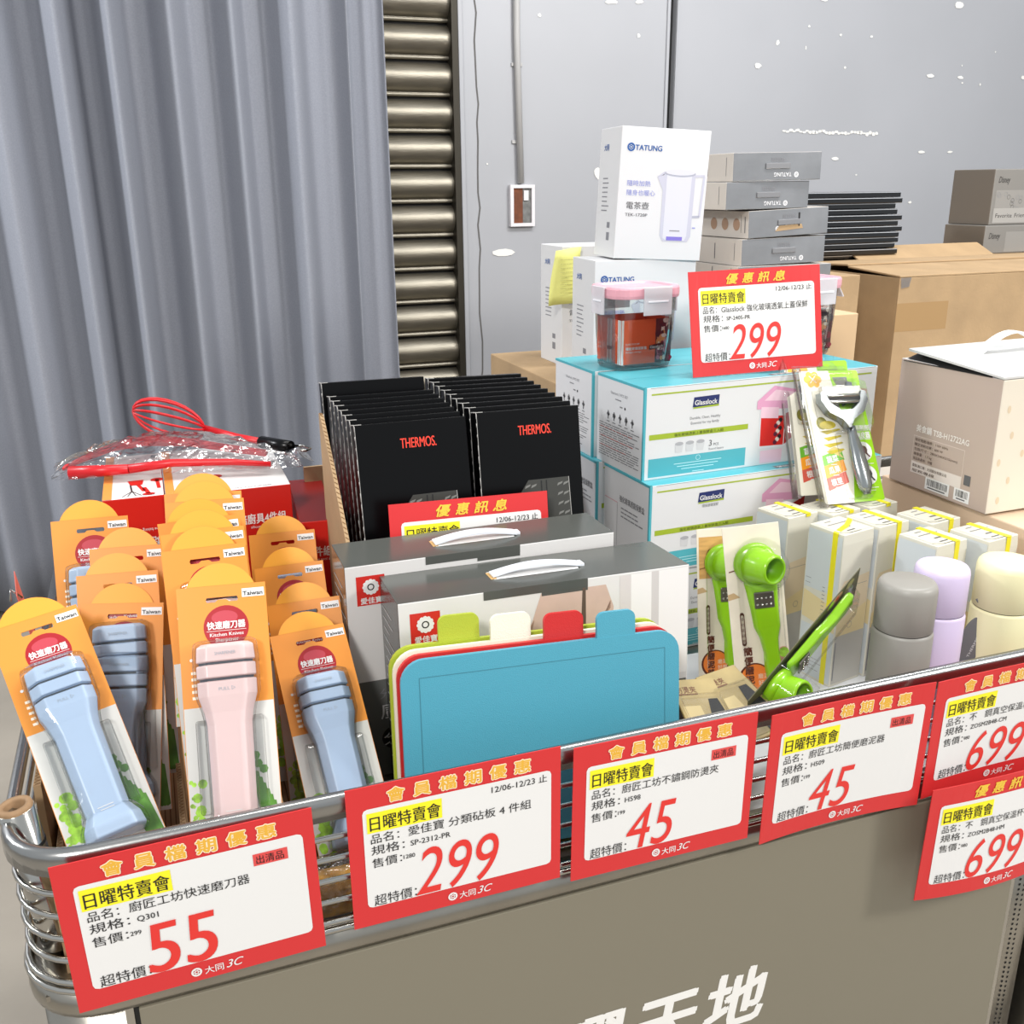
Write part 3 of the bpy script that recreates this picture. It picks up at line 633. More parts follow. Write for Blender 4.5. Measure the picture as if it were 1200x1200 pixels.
# ================================================================== GLASS JAR CARTONS (teal and white)
def text_block(p, u0, v0, wd, n, dv, m, h=.0016): p.lines(u0, v0, wd, n, dv, h, m)
LPINK = mat('print_pale_pink', (236, 200, 214), .35); PPK = mat('print_lid_pink', (222, 160, 192), .35); PGL = mat('print_glass_tint', (226, 226, 230), .35)
PRED = mat('print_red', (214, 40, 36), .35); TXTG = mat('fine_print', (120, 120, 122), .5)
def jar_picture(p, x, y, s, l=1.5):                          # printed picture of the pink lidded jar, s = width
    p.poly([(x+.04*s, y), (x+.62*s, y-.02*s), (x+.98*s, y+.22*s), (x+1.0*s, y+.86*s), (x+.02*s, y+.86*s)], PGL, l)
    p.poly([(x+.06*s, y+.05*s), (x+.62*s, y+.03*s), (x+.62*s, y+.62*s), (x+.05*s, y+.66*s)], PRED, l+.4)
    p.poly([(x+.64*s, y+.03*s), (x+.95*s, y+.24*s), (x+.98*s, y+.80*s), (x+.64*s, y+.66*s)], mat('print_dark_red', (176, 30, 30), .35), l+.4)
    VC = [mat('veg_purple', (96, 34, 56), .4), mat('veg_white', (240, 226, 214), .4), mat('veg_black', (40, 30, 34), .4)]
    for k in range(9): p.disc(x+(.42+.05*(k % 3))*s, y+(.10+.055*k)*s, .05*s, VC[k % 3], l+.8, 8)
    p.poly([(x-.06*s, y+.80*s), (x+.70*s, y+.76*s), (x+1.06*s, y+.98*s), (x+1.06*s, y+1.08*s), (x+.32*s, y+1.24*s), (x-.06*s, y+.96*s)], PPK, l+.8)
    p.poly([(x+.10*s, y+.96*s), (x+.66*s, y+.92*s), (x+.92*s, y+1.06*s), (x+.36*s, y+1.16*s)], LPINK, l+1.2)
    p.poly([(x+.04*s, y+.62*s), (x+.46*s, y+.58*s), (x+.46*s, y+.80*s), (x+.04*s, y+.84*s)], LPINK, l+1.2)
def glass_carton(M, label, w=.447, d=.150, h=.1455, alt=False):
    t = thing('glass_jar_carton', M, label, 'carton', 'teal and white glass jar cartons')
    b = MB(); b.box((0, 0, 0), (w, d, h), BWHITE, {'top': TEAL, 'back': TEAL}); b.build('box', t, bevel=.001)
    b = MB(); b.box((-.0004, -.0004, 0), (.0035, .0035, h), TEAL); b.box((-.0005, .0, h-.004), (.0, d, h), TEAL); b.build('corner_band', t)
    p = Print(); h_ = h
    p.rect(.012, h-.0125, w-.012, h-.0100, OLIVE, 1); p.rect(.010, h-.0018, w-.004, h-.0008, mat('seam_grey', (150, 160, 160), .5), 1)
    p.poly([(.086, h-.037), (.1335, h-.037), (.1345, h-.0205), (.088, h-.0215)], NAVY, 1.5); p.poly([(.086, h-.0395), (.134, h-.0385), (.134, h-.0355), (.088, h-.0372)], OLIVE, 2); p.text('Glasslock', .0895, h-.034, .011, WHITE, 2.6, w=.041, bold=.03)
    if alt: p.text('環保玻璃保鮮', .094, h-.046, .006, TXTG, 2, w=.03)
    else: p.text('Durable, Clean, Healthy', .11, h-.056, .006, TXTG, 2, w=.056, align='c'); p.text('Essential for my family', .11, h-.064, .006, TXTG, 2, w=.052, align='c')
    p.rect(.010, h-.082, .192, h-.0735, OLIVE, 1); p.text('強化玻璃透氣上蓋保鮮盒三入組', .055, h-.080, .0055, mat('dark_olive', (60, 70, 20), .5), 2, w=.09)
    for k in range(3):
        x = .058+.0195*k; p.poly([(x, h-.106), (x+.012, h-.107), (x+.014, h-.094), (x-.001, h-.093)], mat('icon_grey', (206, 206, 208), .4), 1.5); p.disc(x+.0065, h-.0925, .0075, mat('icon_grey_dark', (170, 170, 174), .4), 2, 14, rv=.003)
    p.text('3', .1195, h-.102, .014, MIDG, 2); p.text('PCS', .128, h-.102, .006, MIDG, 2); p.text('Round Square', .1195, h-.1085, .005, GREYT, 2)
    p.rect(.010, .004, .190, .0335, TEAL, 1); 
    for k, ww in enumerate((.088, .076, .060)): p.rect(.1-ww/2, .0205-.0045*k, .1+ww/2, .0216-.0045*k, mat('pale_teal_print', (190, 232, 236), .4), 2)
    p.ring(.1, .0275, .0035, .0042, mat('pale_teal_print', (190, 232, 236), .4), 2); p.rect(.09, .0035+.002, .112, .0065, mat('pale_teal_print', (190, 232, 236), .4), 2)
    jar_picture(p, .212, .028, .082); p.rect(.219, .003, .262, .024, LPINK, 1); jar_picture(p, .352, .030, .072)
    p.frame((0, d, 0), (0, -1, 0), (0, 0, 1))
    if alt:
        p.text('強化玻璃透氣保鮮盒', .055, h-.050, .012, MIDG, 2, w=.080, bold=.02); p.lines(.06, h-.062, .075, 3, .007, .0022, GREYT)
        p.line((.004, h-.055), (.048, h-.055), .0012, mat('pink_line', (214, 150, 160), .4), 2); p.line((.048, h-.055), (.048, .01), .0008, GREYT, 2)
    else:
        p.text('Glasslock 3 PCS SET', .045, h-.026, .006, GREYT, 2, w=.055); p.lines(.060, h-.034, .02, 1, .004, .0018, GREYT); p.disc(.092, h-.043, .0022, INK, 2, 8); p.lines(.075, h-.044, .012, 1, .003, .002, TXTG)
        for k in range(5):
            x = .038+.0195*k; z = h-.061; p.disc(x, z, .0048, DARK, 2, 5 if k % 2 else 4); p.rect(x-.0012, z-.008, x+.0012, z+.006, MIDG, 2.5); p.rect(x-.005, z-.0125, x+.005, z-.011, TXTG, 2)
        p.lines(.008, h-.079, .130, 15, .0038, .0014, TXTG, jit=.35); p.lines(.012, h-.086, .11, 3, .0152, .0013, mat('fine_red', (206, 96, 90), .5))
    p.frame((0, 0, h), (1, 0, 0), (0, 1, 0)); p.rect(0, d*.5, w, d*.5+.0008, mat('teal_seam', (44, 150, 164), .4), 1); p.rect(.235, .004, .330, .016, mat('grey_label', (104, 112, 116), .4), 1); p.text('警語 請小心輕放', .24, .006, .008, WHITE, 2, w=.08)
    p.build('printing', t); return t
glass_carton(TM(.6885, 1.3065, 1.0245, 3.0), 'upper front teal and white jar carton carrying the 299 price card')
glass_carton(TM(.676, 1.466, 1.0245, 1.5), 'upper rear teal and white jar carton, set slightly left under the glass jar')
glass_carton(TM(.6885, 1.278, .8790, 2.4), 'lower front teal and white jar carton behind the green grinder packs', alt=True)
glass_carton(TM(.672, 1.436, .8790, 1.5), 'lower rear teal and white jar carton beside the right row of knife boxes', alt=True)
b = glass_carton(TM(.690, 1.282, .7370, 2, 0, 0), 'bottom teal and white jar carton, hidden at the base of the front pile', h=.1415)
glass_carton(TM(.674, 1.440, .7370, 1, 0, 0), 'bottom teal and white jar carton, hidden at the base of the rear pile', h=.1415)
def milky(name, rgb, a):
    m = mat(name, rgb, .25); m.node_tree.nodes['Principled BSDF'].inputs['Alpha'].default_value = a; return m
# glass jars with pink lids
VEG = [mat('beet_red', (128, 30, 52), .4), mat('radish_pink', (200, 110, 130), .4), mat('carrot', (226, 150, 90), .4), mat('garlic', (236, 220, 206), .4), mat('aubergine', (52, 28, 44), .4)]
def sqsec(w, d, r, z, n=6): return [(x, y, z) for x, y in rrect(-w/2, -d/2, w/2, d/2, r, n)]
def jar(M, label):
    t = thing('glass_jar', M, label, 'food container', 'pink-lidded glass jars'); w, d, h = .118, .100, .118
    sec = [(w*.86, d*.86, .024, .000), (w*.90, d*.90, .024, .004), (w*.96, d*.96, .024, .06), (w, d, .024, h)]
    b = MB(); b.loft([sqsec(*s_) for s_ in sec]+[sqsec(w-.007, d-.007, .021, h), sqsec(w*.96-.007, d*.96-.007, .021, .06), sqsec(w*.90-.007, d*.90-.007, .021, .008)], GLASS, smooth=False); b.build('glass_body', t)
    ORG = mat('sleeve_orange', (240, 96, 48), .4); sl = MB(); z0, z1 = .010, .082; n = 1
    ww, dd = w*.40, d*.40
    sl.loft([[(-ww, -dd, z), (ww, -dd, z), (ww, dd, z), (-ww, dd, z)] for z in (z0, z1)], ORG, cap=False); sl.build('paper_sleeve', t)
    p = Print((-ww, -dd, z0)); W_ = 2*ww; H_ = z1-z0
    p.rect(0, 0, .004, H_, WHITE, 2); p.rect(W_*.68, 0, W_, H_, mat('veg_photo_dark', (88, 40, 44), .4), 2); random.seed(7)
    for k in range(34): p.disc(W_*random.uniform(.72, .97), H_*random.uniform(.05, .96), random.uniform(.0028, .0065), VEG[k % 5], 2.5+k*.05, 9, rv=random.uniform(.003, .008))
    p.poly([(W_*.55, H_*.30), (W_*.85, H_*.36), (W_*.85, H_*.46), (W_*.55, H_*.40)], INK, 6); p.text('Glasslock', W_*.57, H_*.335, .006, WHITE, 7, w=W_*.26, ang=3, bold=.02)
    p.text('GLASS FOOD JAR', .008, H_*.44, .004, WHITE, 3, w=.026); p.text('強化玻璃保鮮盒', .008, H_*.33, .0055, WHITE, 3, w=.040, bold=.03); p.text('Airtight storage', .008, H_*.26, .004, WHITE, 3, w=.030)
    p.frame((-ww, dd, z0), (0, -1, 0), (0, 0, 1)); D_ = 2*dd
    p.rect(D_*.42, 0, D_*.62, H_, WHITE, 2); p.rect(D_*.50, 0, D_*.53, H_, GREYT, 3); p.rect(D_*.86, 0, D_, H_, WHITE, 2); p.text('強化玻璃', .004, H_*.36, .005, WHITE, 3, w=.024); p.text('保鮮盒', .004, H_*.27, .005, WHITE, 3, w=.018); p.rect(D_*.44, H_*.30, D_*.66, H_*.38, INK, 4)
    p.frame((ww, -dd, z0), (0, 1, 0), (0, 0, 1)); p.rect(.003, 0, D_*.5, H_, VEG[0], 2)
    for k in range(14): p.disc(D_*random.uniform(.1, .48), H_*random.uniform(.05, .95), .006, VEG[k % 5], 3+k*.05, 8)
    p.build('printing', t)
    b = MB(); b.loft([sqsec(w+.008, d+.008, .028, h-.002), sqsec(w+.010, d+.010, .029, h+.003), sqsec(w+.010, d+.010, .029, h+.013), sqsec(w+.006, d+.006, .027, h+.0165), sqsec(w-.010, d-.010, .022, h+.0168), sqsec(w-.016, d-.016, .02, h+.0135)], PINKLID); lid = b.build('lid', t, bevel=.0008)
    LT = milky('latch_plastic', (232, 228, 232), .62)
    def latch(cx, cy, a, open_=0, wd=.050):
        b = MB(); b.box((-wd/2, -.004, -.032), (wd/2, -.0012, .012), LT); b.box((-wd/2+.007, -.0052, -.012), (wd/2-.007, -.004, -.009), mat('milky_white', (236, 236, 240), .3)); b.box((-wd/2, -.0012, .009), (wd/2, .006, .012), LT)
        b.build('latch', lid, Matrix.Translation((cx, cy, h+.004)) @ Matrix.Rotation(math.radians(a), 4, 'Z') @ Matrix.Rotation(math.radians(open_), 4, 'X'), bevel=.0022, seg=2)
    latch(.008, -d/2-.006, 0, 0, .052); latch(-w/2-.006, .004, -90, 0, .040); latch(0, d/2+.006, 180); latch(w/2+.006, 0, 90, -34 if 'right' in label else 0, .044)
    return t
jar(TM(.762, 1.492, 1.170, 4), 'pink-lidded glass jar with orange paper sleeve on the left end of the cartons')
jar(TM(1.088, 1.500, 1.170, 4), 'pink-lidded glass jar mostly behind the upper 299 card, its right latch open')

# ================================================================== KETTLE CARTONS
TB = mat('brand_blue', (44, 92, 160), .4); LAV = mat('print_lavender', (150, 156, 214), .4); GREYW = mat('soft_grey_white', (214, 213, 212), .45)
def kettle_carton(M, label, w=.168, d=.116, h=.225, body=BWHITE, left=None):
    t = thing('kettle_carton', M, label, 'carton', 'white electric kettle cartons')
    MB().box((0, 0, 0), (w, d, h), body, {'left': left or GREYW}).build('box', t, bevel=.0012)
    p = Print(); logo(p, .0185, h-.034, .0072, TB, 2); p.text('TATUNG', .0265, h-.0385, .0125, TB, 2, w=.050, bold=.035)
    p.text('隨時加熱', .016, h-.098, .0105, LAV, 2, w=.044, bold=.01); p.text('隨身也暖心', .016, h-.114, .0105, LAV, 2, w=.054, bold=.01); p.text('電茶壺', .017, h-.137, .0135, MIDG, 2, w=.043, bold=.01); p.text('TEK-1720P', .016, h-.1505, .0075, MIDG, 2, w=.042, bold=.02)
    K1_ = mat('kettle_print_white', (216, 216, 224), .4); K2_ = mat('kettle_print_shade', (198, 198, 212), .4); K3_ = mat('kettle_print_edge', (174, 176, 190), .4)
    x = .083; y0 = h-.192
    p.poly([(x+.002, y0+.010), (x+.008, y0), (x+.056, y0), (x+.062, y0+.010), (x+.062, y0+.118), (x+.002, y0+.118), (x+.001, y0+.092)], K2_, 1.4)
    p.poly([(x+.008, y0+.006), (x+.014, y0+.002), (x+.050, y0+.002), (x+.054, y0+.010), (x+.055, y0+.116), (x+.007, y0+.116)], K1_, 1.9)
    p.poly([(x-.011, y0+.111), (x+.002, y0+.086), (x+.006, y0+.112), (x+.002, y0+.120)], K2_, 1.6); p.poly([(x-.012, y0+.110), (x-.003, y0+.113), (x+.003, y0+.117), (x+.001, y0+.114)], MIDG, 2.2)
    p.disc(x+.032, y0+.118, .030, K3_, 2.2, 24, rv=.0062); p.disc(x+.032, y0+.1195, .028, K1_, 2.6, 24, rv=.005)
    p.ring(x+.032, y0+.1195, .0001, .0001, K3_, 2)
    p.line((x+.058, y0+.114), (x+.080, y0+.1155), .004, K2_, 1.5); p.line((x+.079, y0+.114), (x+.076, y0+.045), .004, K2_, 1.5); p.line((x+.076, y0+.045), (x+.062, y0+.044), .004, K3_, 1.5); p.rect(x+.064, y0+.024, x+.070, y0+.026, LAV, 2)
    p.rect(x+.015, y0+.002, x+.046, y0+.0085, mat('print_violet', (132, 120, 206), .35), 3); p.rect(x+.020, y0+.018, x+.040, y0+.0195, GREYT, 3)
    p.frame((0, d, 0), (0, -1, 0), (0, 0, 1)); p.text('大同', .025, h-.038, .012, TB, 2, w=.026, bold=.03)
    p.lines(.028, h-.088, .040, 8, .008, .002, GREYT); p.rect(.066, .052, .082, .062, GREYT, 1); p.rect(.066, .030, .082, .044, GREYT, 1); p.build('printing', t); return t
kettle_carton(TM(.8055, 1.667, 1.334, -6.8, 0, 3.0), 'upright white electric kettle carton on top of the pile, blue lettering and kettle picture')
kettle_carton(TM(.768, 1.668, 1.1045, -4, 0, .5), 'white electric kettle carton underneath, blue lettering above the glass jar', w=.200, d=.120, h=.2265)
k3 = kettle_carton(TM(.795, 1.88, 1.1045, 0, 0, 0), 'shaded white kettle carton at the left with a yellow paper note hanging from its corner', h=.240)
YN = mat('pale_yellow_note', (226, 224, 132), .6, bump=.3, bscale=60)
t = thing('paper_note', TM(.790, 1.868, 1.23), 'crumpled pale yellow paper note taped to the shaded kettle carton', 'note')
vs = []; n = 7
for j in range(n):
    for i in range(n):
        a, c_ = i/(n-1), j/(n-1); vs.append((-.018+.058*a-.012*(1-c_), -.006+.006*math.sin(5*a+4*c_)-.012*(1-c_)*(a-.3), .108*c_+.006*a))
MB().add(vs, [(j*n+i, j*n+i+1, (j+1)*n+i+1, (j+1)*n+i) for j in range(n-1) for i in range(n-1)], YN, True).build('sheet', t).modifiers.new('s', 'SOLIDIFY').thickness = .0012
p = Print((-.015, -.017, 0)); p.lines(.004, .09, .038, 9, .008, .0012, mat('note_ink', (190, 186, 110), .6)); p.build('handwriting', t)

# ================================================================== TABLE BEHIND, SUPPORTING CARTONS
t = thing('folding_table', TM(.62, 1.70, 0), 'plain pale folding table behind the cart under the stacked stock', 'table')
MB().box((0, 0, .745), (2.9, 1.35, .775), mat('table_top', (190, 186, 178), .5)).build('table_top', t, bevel=.004)
for x, y in ((.08, .08), (2.8, .08), (.08, 1.25), (2.8, 1.25)): MB().tube([(x, y, 0), (x, y, .745)], .014, STEEL).build('leg', t)
def plain_carton(M, w, d, h, label, m=KRAFT, flaps=None, tape=True, name='cardboard_carton'):
    t = thing(name, M, label, 'carton')
    if flaps is None: MB().box((0, 0, 0), (w, d, h), m).build('box', t, bevel=.002)
    else:
        b = MB()
        for a, c_ in (((0, 0, 0), (w, .005, h)), ((0, d-.005, 0), (w, d, h)), ((0, .005, 0), (.005, d-.005, h)), ((w-.005, .005, 0), (w, d-.005, h)), ((.005, .005, 0), (w-.005, d-.005, .005))): b.box(a, c_, m)
        b.build('box', t, bevel=.0015)
        for nm, M2, a, c_ in flaps: MB().box((0, 0, 0), (a, c_, .005), m).build('flap', t, M2, bevel=.0015)
    return t
plain_carton(TM(.712, 1.672, .775), .44, .42, .3295, 'brown carton under the kettle cartons, a sliver showing beside the teal cartons')
plain_carton(TM(1.19, 1.98, .775), .42, .34, .476, 'tall brown carton under the stack of silver-grey boxes')
R_ = lambda a, ax: Matrix.Rotation(math.radians(a), 4, ax)
c_ = plain_carton(TM(1.745, 2.0, .775), .72, .40, .462, 'large open brown carton right of the jars, top flaps folded over', flaps=[
    ('f', Matrix.Translation((0, 0, .462)) @ R_(3, 'X'), .72, .20), ('f', Matrix.Translation((0, .40, .470)) @ R_(-2, 'X') @ Matrix.Translation((0, -.20, 0)), .72, .20), ('f', Matrix.Translation((.20, .40, .466)) @ R_(24, 'X') , .5, .09)])
p = Print((0, .40, 0), (0, -1, 0), (0, 0, 1)); p.text('小心輕放', .12, .375, .03, mat('kraft_print', (70, 46, 24), .7), 1, w=.13, bold=.02); p.text('品名', .12, .31, .03, mat('kraft_print', (70, 46, 24), .7), 1, w=.06)
p.frame((0, 0, 0), (1, 0, 0), (0, 0, 1)); p.rect(0, .33, .16, .40, mat('packing_tape_tan', (166, 134, 92), .25), .6); p.build('printing', c_)
q = MB(); q.add([(.002, -.001, .462), (.035, -.001, .462), (.030, -.001, .440), (.006, -.001, .436), (.002, .03, .4645), (.032, .03, .4655)], [(0, 3, 2, 1), (0, 1, 5, 4)], clear('shiny_tape', (1, 1, 1), .1, .35, .6)); q.build('corner_tape', c_)
plain_carton(TM(1.70, 2.42, .775), 1.25, .45, .470, 'wide brown carton at the back under the flat black boxes and grey picture boxes')
plain_carton(TM(1.318, 1.72, .775), .085, .10, .425, 'small tan carton standing between the right glass jar and the large brown carton', m=mat('tan_card', (206, 176, 138), .6))
plain_carton(TM(1.160, .90, .737), .50, .42, .243, 'low tan carton in the neighbouring cart under the beige box', m=mat('beige_tan_card', (214, 188, 160), .6))
# silver-grey boxes
FOIL = mat('silver_foil_card', (142, 144, 147), .2, .35, bump=.8, bscale=14, var=.12, vscale=10); SIDEB = mat('warm_grey_card', (196, 188, 178), .5)
def silver_box(M, label, w, h, hole=False, dots=False):
    t = thing('appliance_carton', M, label, 'carton', 'stack of silver-grey appliance cartons'); d = .30
    MB().box((0, 0, 0), (w, d, h), FOIL, {'left': SIDEB, 'top': SIDEB, 'back': SIDEB}).build('box', t, bevel=.0015)
    p = Print(); m = mat('foil_print', (226, 226, 228), .35)
    p.text('TATUNG', w*.56, h*.28, .012, m, 1.5, w=.045, flip=not hole, bold=.03, align='c' if 1 else 'l'); logo(p, w*.715 if not hole else w*.36, h*.20 if not hole else h*.30, .006, m, 1.5)
    p.text('電磁爐', w*.5, h*.80, .010, GREYT, 1.5, w=.035, flip=True, align='c')
    p.frame((0, d, 0), (0, -1, 0), (0, 0, 1))
    for k in range(3):
        if dots: p.disc(d*.52+.048*k, h*.5, .014, mat('badge_brown', (160, 130, 106), .5), 1.5, 16)
    p.rect(d*.90, h*.2, d*.905, h*.85, MIDG, 1.5); p.rect(d*.62 if not dots else d*.95, h*.2, (d*.62 if not dots else d*.95)+.003, h*.8, MIDG, 1.5); p.build('printing', t)
    b = MB(); b.box((w*.36, -.003, h*.42), (w*.64, .0, h*.62), mat('grip_grey', (150, 150, 152), .25, .5)); b.build('grip', t, bevel=.001)
    if hole:
        b = MB(); b.loft([[(w*.33, -.0006, h*.20), (w*.68, -.0006, h*.26), (w*.66, -.0006, h*.42), (w*.38, -.0006, h*.40)], [(w*.33, .0002, h*.20), (w*.68, .0002, h*.26), (w*.66, .0002, h*.42), (w*.38, .0002, h*.40)]], KRAFT); b.build('torn_patch', t)
        b = MB(); b.box((w*.62, -.0012, h*.35), (w*.635, .0, h*.85), DARK); b.build('grip_slot', t)
    return t
silver_box(TM(1.283, 2.0, 1.2515, 0), 'lowest white-edged box of the silver-grey stack, just above the price card', .255, .028)
silver_box(TM(1.291, 2.002, 1.2800, 1, 0, -1), 'silver-grey carton second from the bottom of the stack, foil front reflecting', .229, .0595)
silver_box(TM(1.304, 2.0, 1.3410, 1, 0, -2), 'silver-grey carton in mid stack with a torn brown handle hole', .218, .0600, True, True)
silver_box(TM(1.2405, 2.0, 1.4045, 1, 0, -.5), 'silver-grey carton second from the top of the stack, shifted left', .221, .0590)
silver_box(TM(1.2545, 2.0, 1.4650, -1.5, 0, -.8), 'topmost silver-grey carton of the stack, upside-down lettering', .228, .0600)
# flat black boxes
BF = mat('black_film_card', (10, 11, 13), .12, bump=.5, bscale=14, coat=.4)
def black_box(): 
    t = thing('flat_black_box', TM(0, 0, 0), '', 'carton', 'stack of flat black gift boxes')
    b = MB(); b.box((0, 0, 0), (.335, .20, .0150), BF); b.build('box', t, bevel=.002); b = MB(); b.box((.002, -.0006, .0125), (.333, 0, .0142), mat('film_glint', (214, 217, 222), .15, .5)); b.build('painted_glint', t); return t  # pale strip paints the film's white glint along each box front
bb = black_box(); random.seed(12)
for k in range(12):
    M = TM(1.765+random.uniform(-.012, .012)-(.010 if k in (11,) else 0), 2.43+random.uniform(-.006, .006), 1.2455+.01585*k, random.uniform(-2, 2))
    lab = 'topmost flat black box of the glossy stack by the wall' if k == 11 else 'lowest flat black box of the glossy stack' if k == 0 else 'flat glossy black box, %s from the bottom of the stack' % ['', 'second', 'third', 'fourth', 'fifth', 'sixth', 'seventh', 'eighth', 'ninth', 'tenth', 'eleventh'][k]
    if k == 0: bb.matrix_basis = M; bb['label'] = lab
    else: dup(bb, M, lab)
# grey picture boxes at the right edge
GB = mat('grey_picture_card', (126, 123, 118), .5); GB2 = mat('grey_picture_panel', (140, 137, 132), .5); SK_ = mat('sketch_line', (60, 58, 56), .6)
def pic_box(M, h, label, low):
    t = thing('picture_box', M, label, 'carton', 'grey picture boxes'); w, d = .42, .17
    b = MB(); prof = [(0, 0), (w, 0), (w, h), (.012, h), (0, h-.004)]; b.box((0, 0, 0), (w, d, h), GB, {'left': mat('grey_brown_side', (104, 96, 86), .6)}); b.build('box', t, bevel=.003)
    p = Print(); p.text('Disney', .018, h-.040, .026, SK_, 2, shear=.25, w=.045, bold=.01)
    if not low:
        p.rect(.014, h-.155, w, h-.062, GB2, 1); random.seed(2)
        for k in range(26):
            a = random.uniform(.02, .16); z = h-random.uniform(.072, .148); p.ring(a, z, .006, .0068, SK_ if k % 3 == 0 else GREYT, 2, 9)
        p.rect(.012, .006, w, .05, mat('pale_panel', (158, 155, 150), .5), 2.6); p.text('Favorite', .022, .022, .018, SK_, 3.6, w=.065); p.text('Friends', .098, .022, .018, SK_, 3.6, w=.06)
    else: p.rect(.085, .004, w, h-.02, GB2, 1)
    p.build('printing', t)
pic_box(TM(2.46, 2.47, 1.2455, 0), .085, 'lower grey picture box at the right edge behind the cartons', True)
pic_box(TM(2.475, 2.475, 1.3310, 0), .165, 'upper grey picture box at the right edge leaning toward the wall', False)

# ================================================================== BEIGE BOX WITH HANDLE
PB = mat('beige_pink_card', (184, 166, 154), .45, bump=.05, bscale=30); PC = mat('cream_card', (222, 214, 198), .45)
t = thing('appliance_box', TM(1.150, 1.080, .983, 0, 0, -.5), 'beige pink box with white spec print, cream front and a white carry handle', 'carton'); w, d, h = .26, .212, .205
MB().box((0, 0, 0), (w, d, h), PC, {'left': PB, 'top': mat('pale_grey_lid', (206, 206, 204), .4)}).build('box', t, bevel=.002)
b = MB(); b.add([(-.002, -.002, h+.001), (w, -.002, h+.001), (w, d*.92, h+.014), (-.002, d*.92, h+.014), (-.002, -.002, h+.004), (w, -.002, h+.004), (w, d*.92, h+.018), (-.002, d*.92, h+.018)], [(0, 3, 2, 1), (4, 5, 6, 7), (0, 1, 5, 4), (1, 2, 6, 5), (2, 3, 7, 6), (3, 0, 4, 7)], mat('pale_grey_lid', (206, 206, 204), .4)); b.build('lid_flap', t)
b = MB(); b.add([(-.0015, .02, h), (-.0015, d*.97, h-.003), (.03, d*.9, h+.015), (.03, .05, h+.003)], [(0, 1, 2, 3)], DARK); b.build('painted_gap_shadow', t)  # dark sheet stands in for the shade under the raised lid flap
pts = [(w*.30+.13*k/12, d*.62, h+.012+.030*math.sin(math.pi*k/12)) for k in range(13)]
b = MB(); b.loft([[(x, y-.009, z), (x, y+.009, z), (x, y+.009, z+.003), (x, y-.009, z+.003)] for x, y, z in pts], mat('handle_white', (232, 232, 230), .3)); b.build('handle', t, fix=True)
p = Print((0, d, 0), (0, -1, 0), (0, 0, 1)); PW2 = mat('pale_print', (232, 226, 220), .4); PBR = mat('brown_print', (96, 78, 66), .5)
p.text('美食鍋 TSB-H12722AG', .052, h-.110, .013, PW2, 2, w=.112, bold=.03)
p.rect(.048, h-.180, .158, h-.118, mat('pale_frame', (214, 200, 190), .4), 1); p.rect(.0488, h-.160, .1572, h-.1188, PB, 1.6); p.rect(.0488, h-.1795, .1572, h-.161, mat('pale_fill', (222, 212, 204), .4), 1.6)
for k, (s_, ww) in enumerate((('額定電壓/頻率：110V 60Hz', .072), ('額定消耗功率：600 W', .062), ('包裝尺寸：280X240X215(mm)', .094), ('總重量：1.7 kg', .040), ('商品原產地：中國', .042))): p.text(s_, .052, h-.126-.0078*k, .0055, PBR, 2.5, w=ww, bold=.02)
p.text('委製/進口商：大同股份有限公司', .052, h-.169, .0055, PBR, 2.5, w=.075, bold=.02); p.text('服務專線', .052, h-.177, .0055, PBR, 2.5, w=.05, bold=.02)
random.seed(5)
for bx, bw in ((.084, .052), (.146, .032)):
    p.rect(bx, .006, bx+bw, .026+(.003 if bw > .04 else 0), WHITE, 1.5); x = bx+.004
    while x < bx+bw-.004: a = random.uniform(.0005, .0014); p.rect(x, .0125, x+a, .0235, INK, 2.2); x += a+random.uniform(.0006, .0014)
    p.rect(bx+.006, .0085, bx+bw-.008, .0105, MIDG, 2)
p.rect(.163, .034, .176, .050, MIDG, 2)
p.frame((0, 0, 0), (1, 0, 0), (0, 0, 1))
for x, z in ((.018, .16), (.03, .12), (.012, .08), (.035, .05), (.02, .02), (.06, .14), (.055, .09)): p.disc(x, z, .0035, mat('pale_leaf_print', (214, 196, 168), .5), 1, 9, rv=.006)
p.build('printing', t)

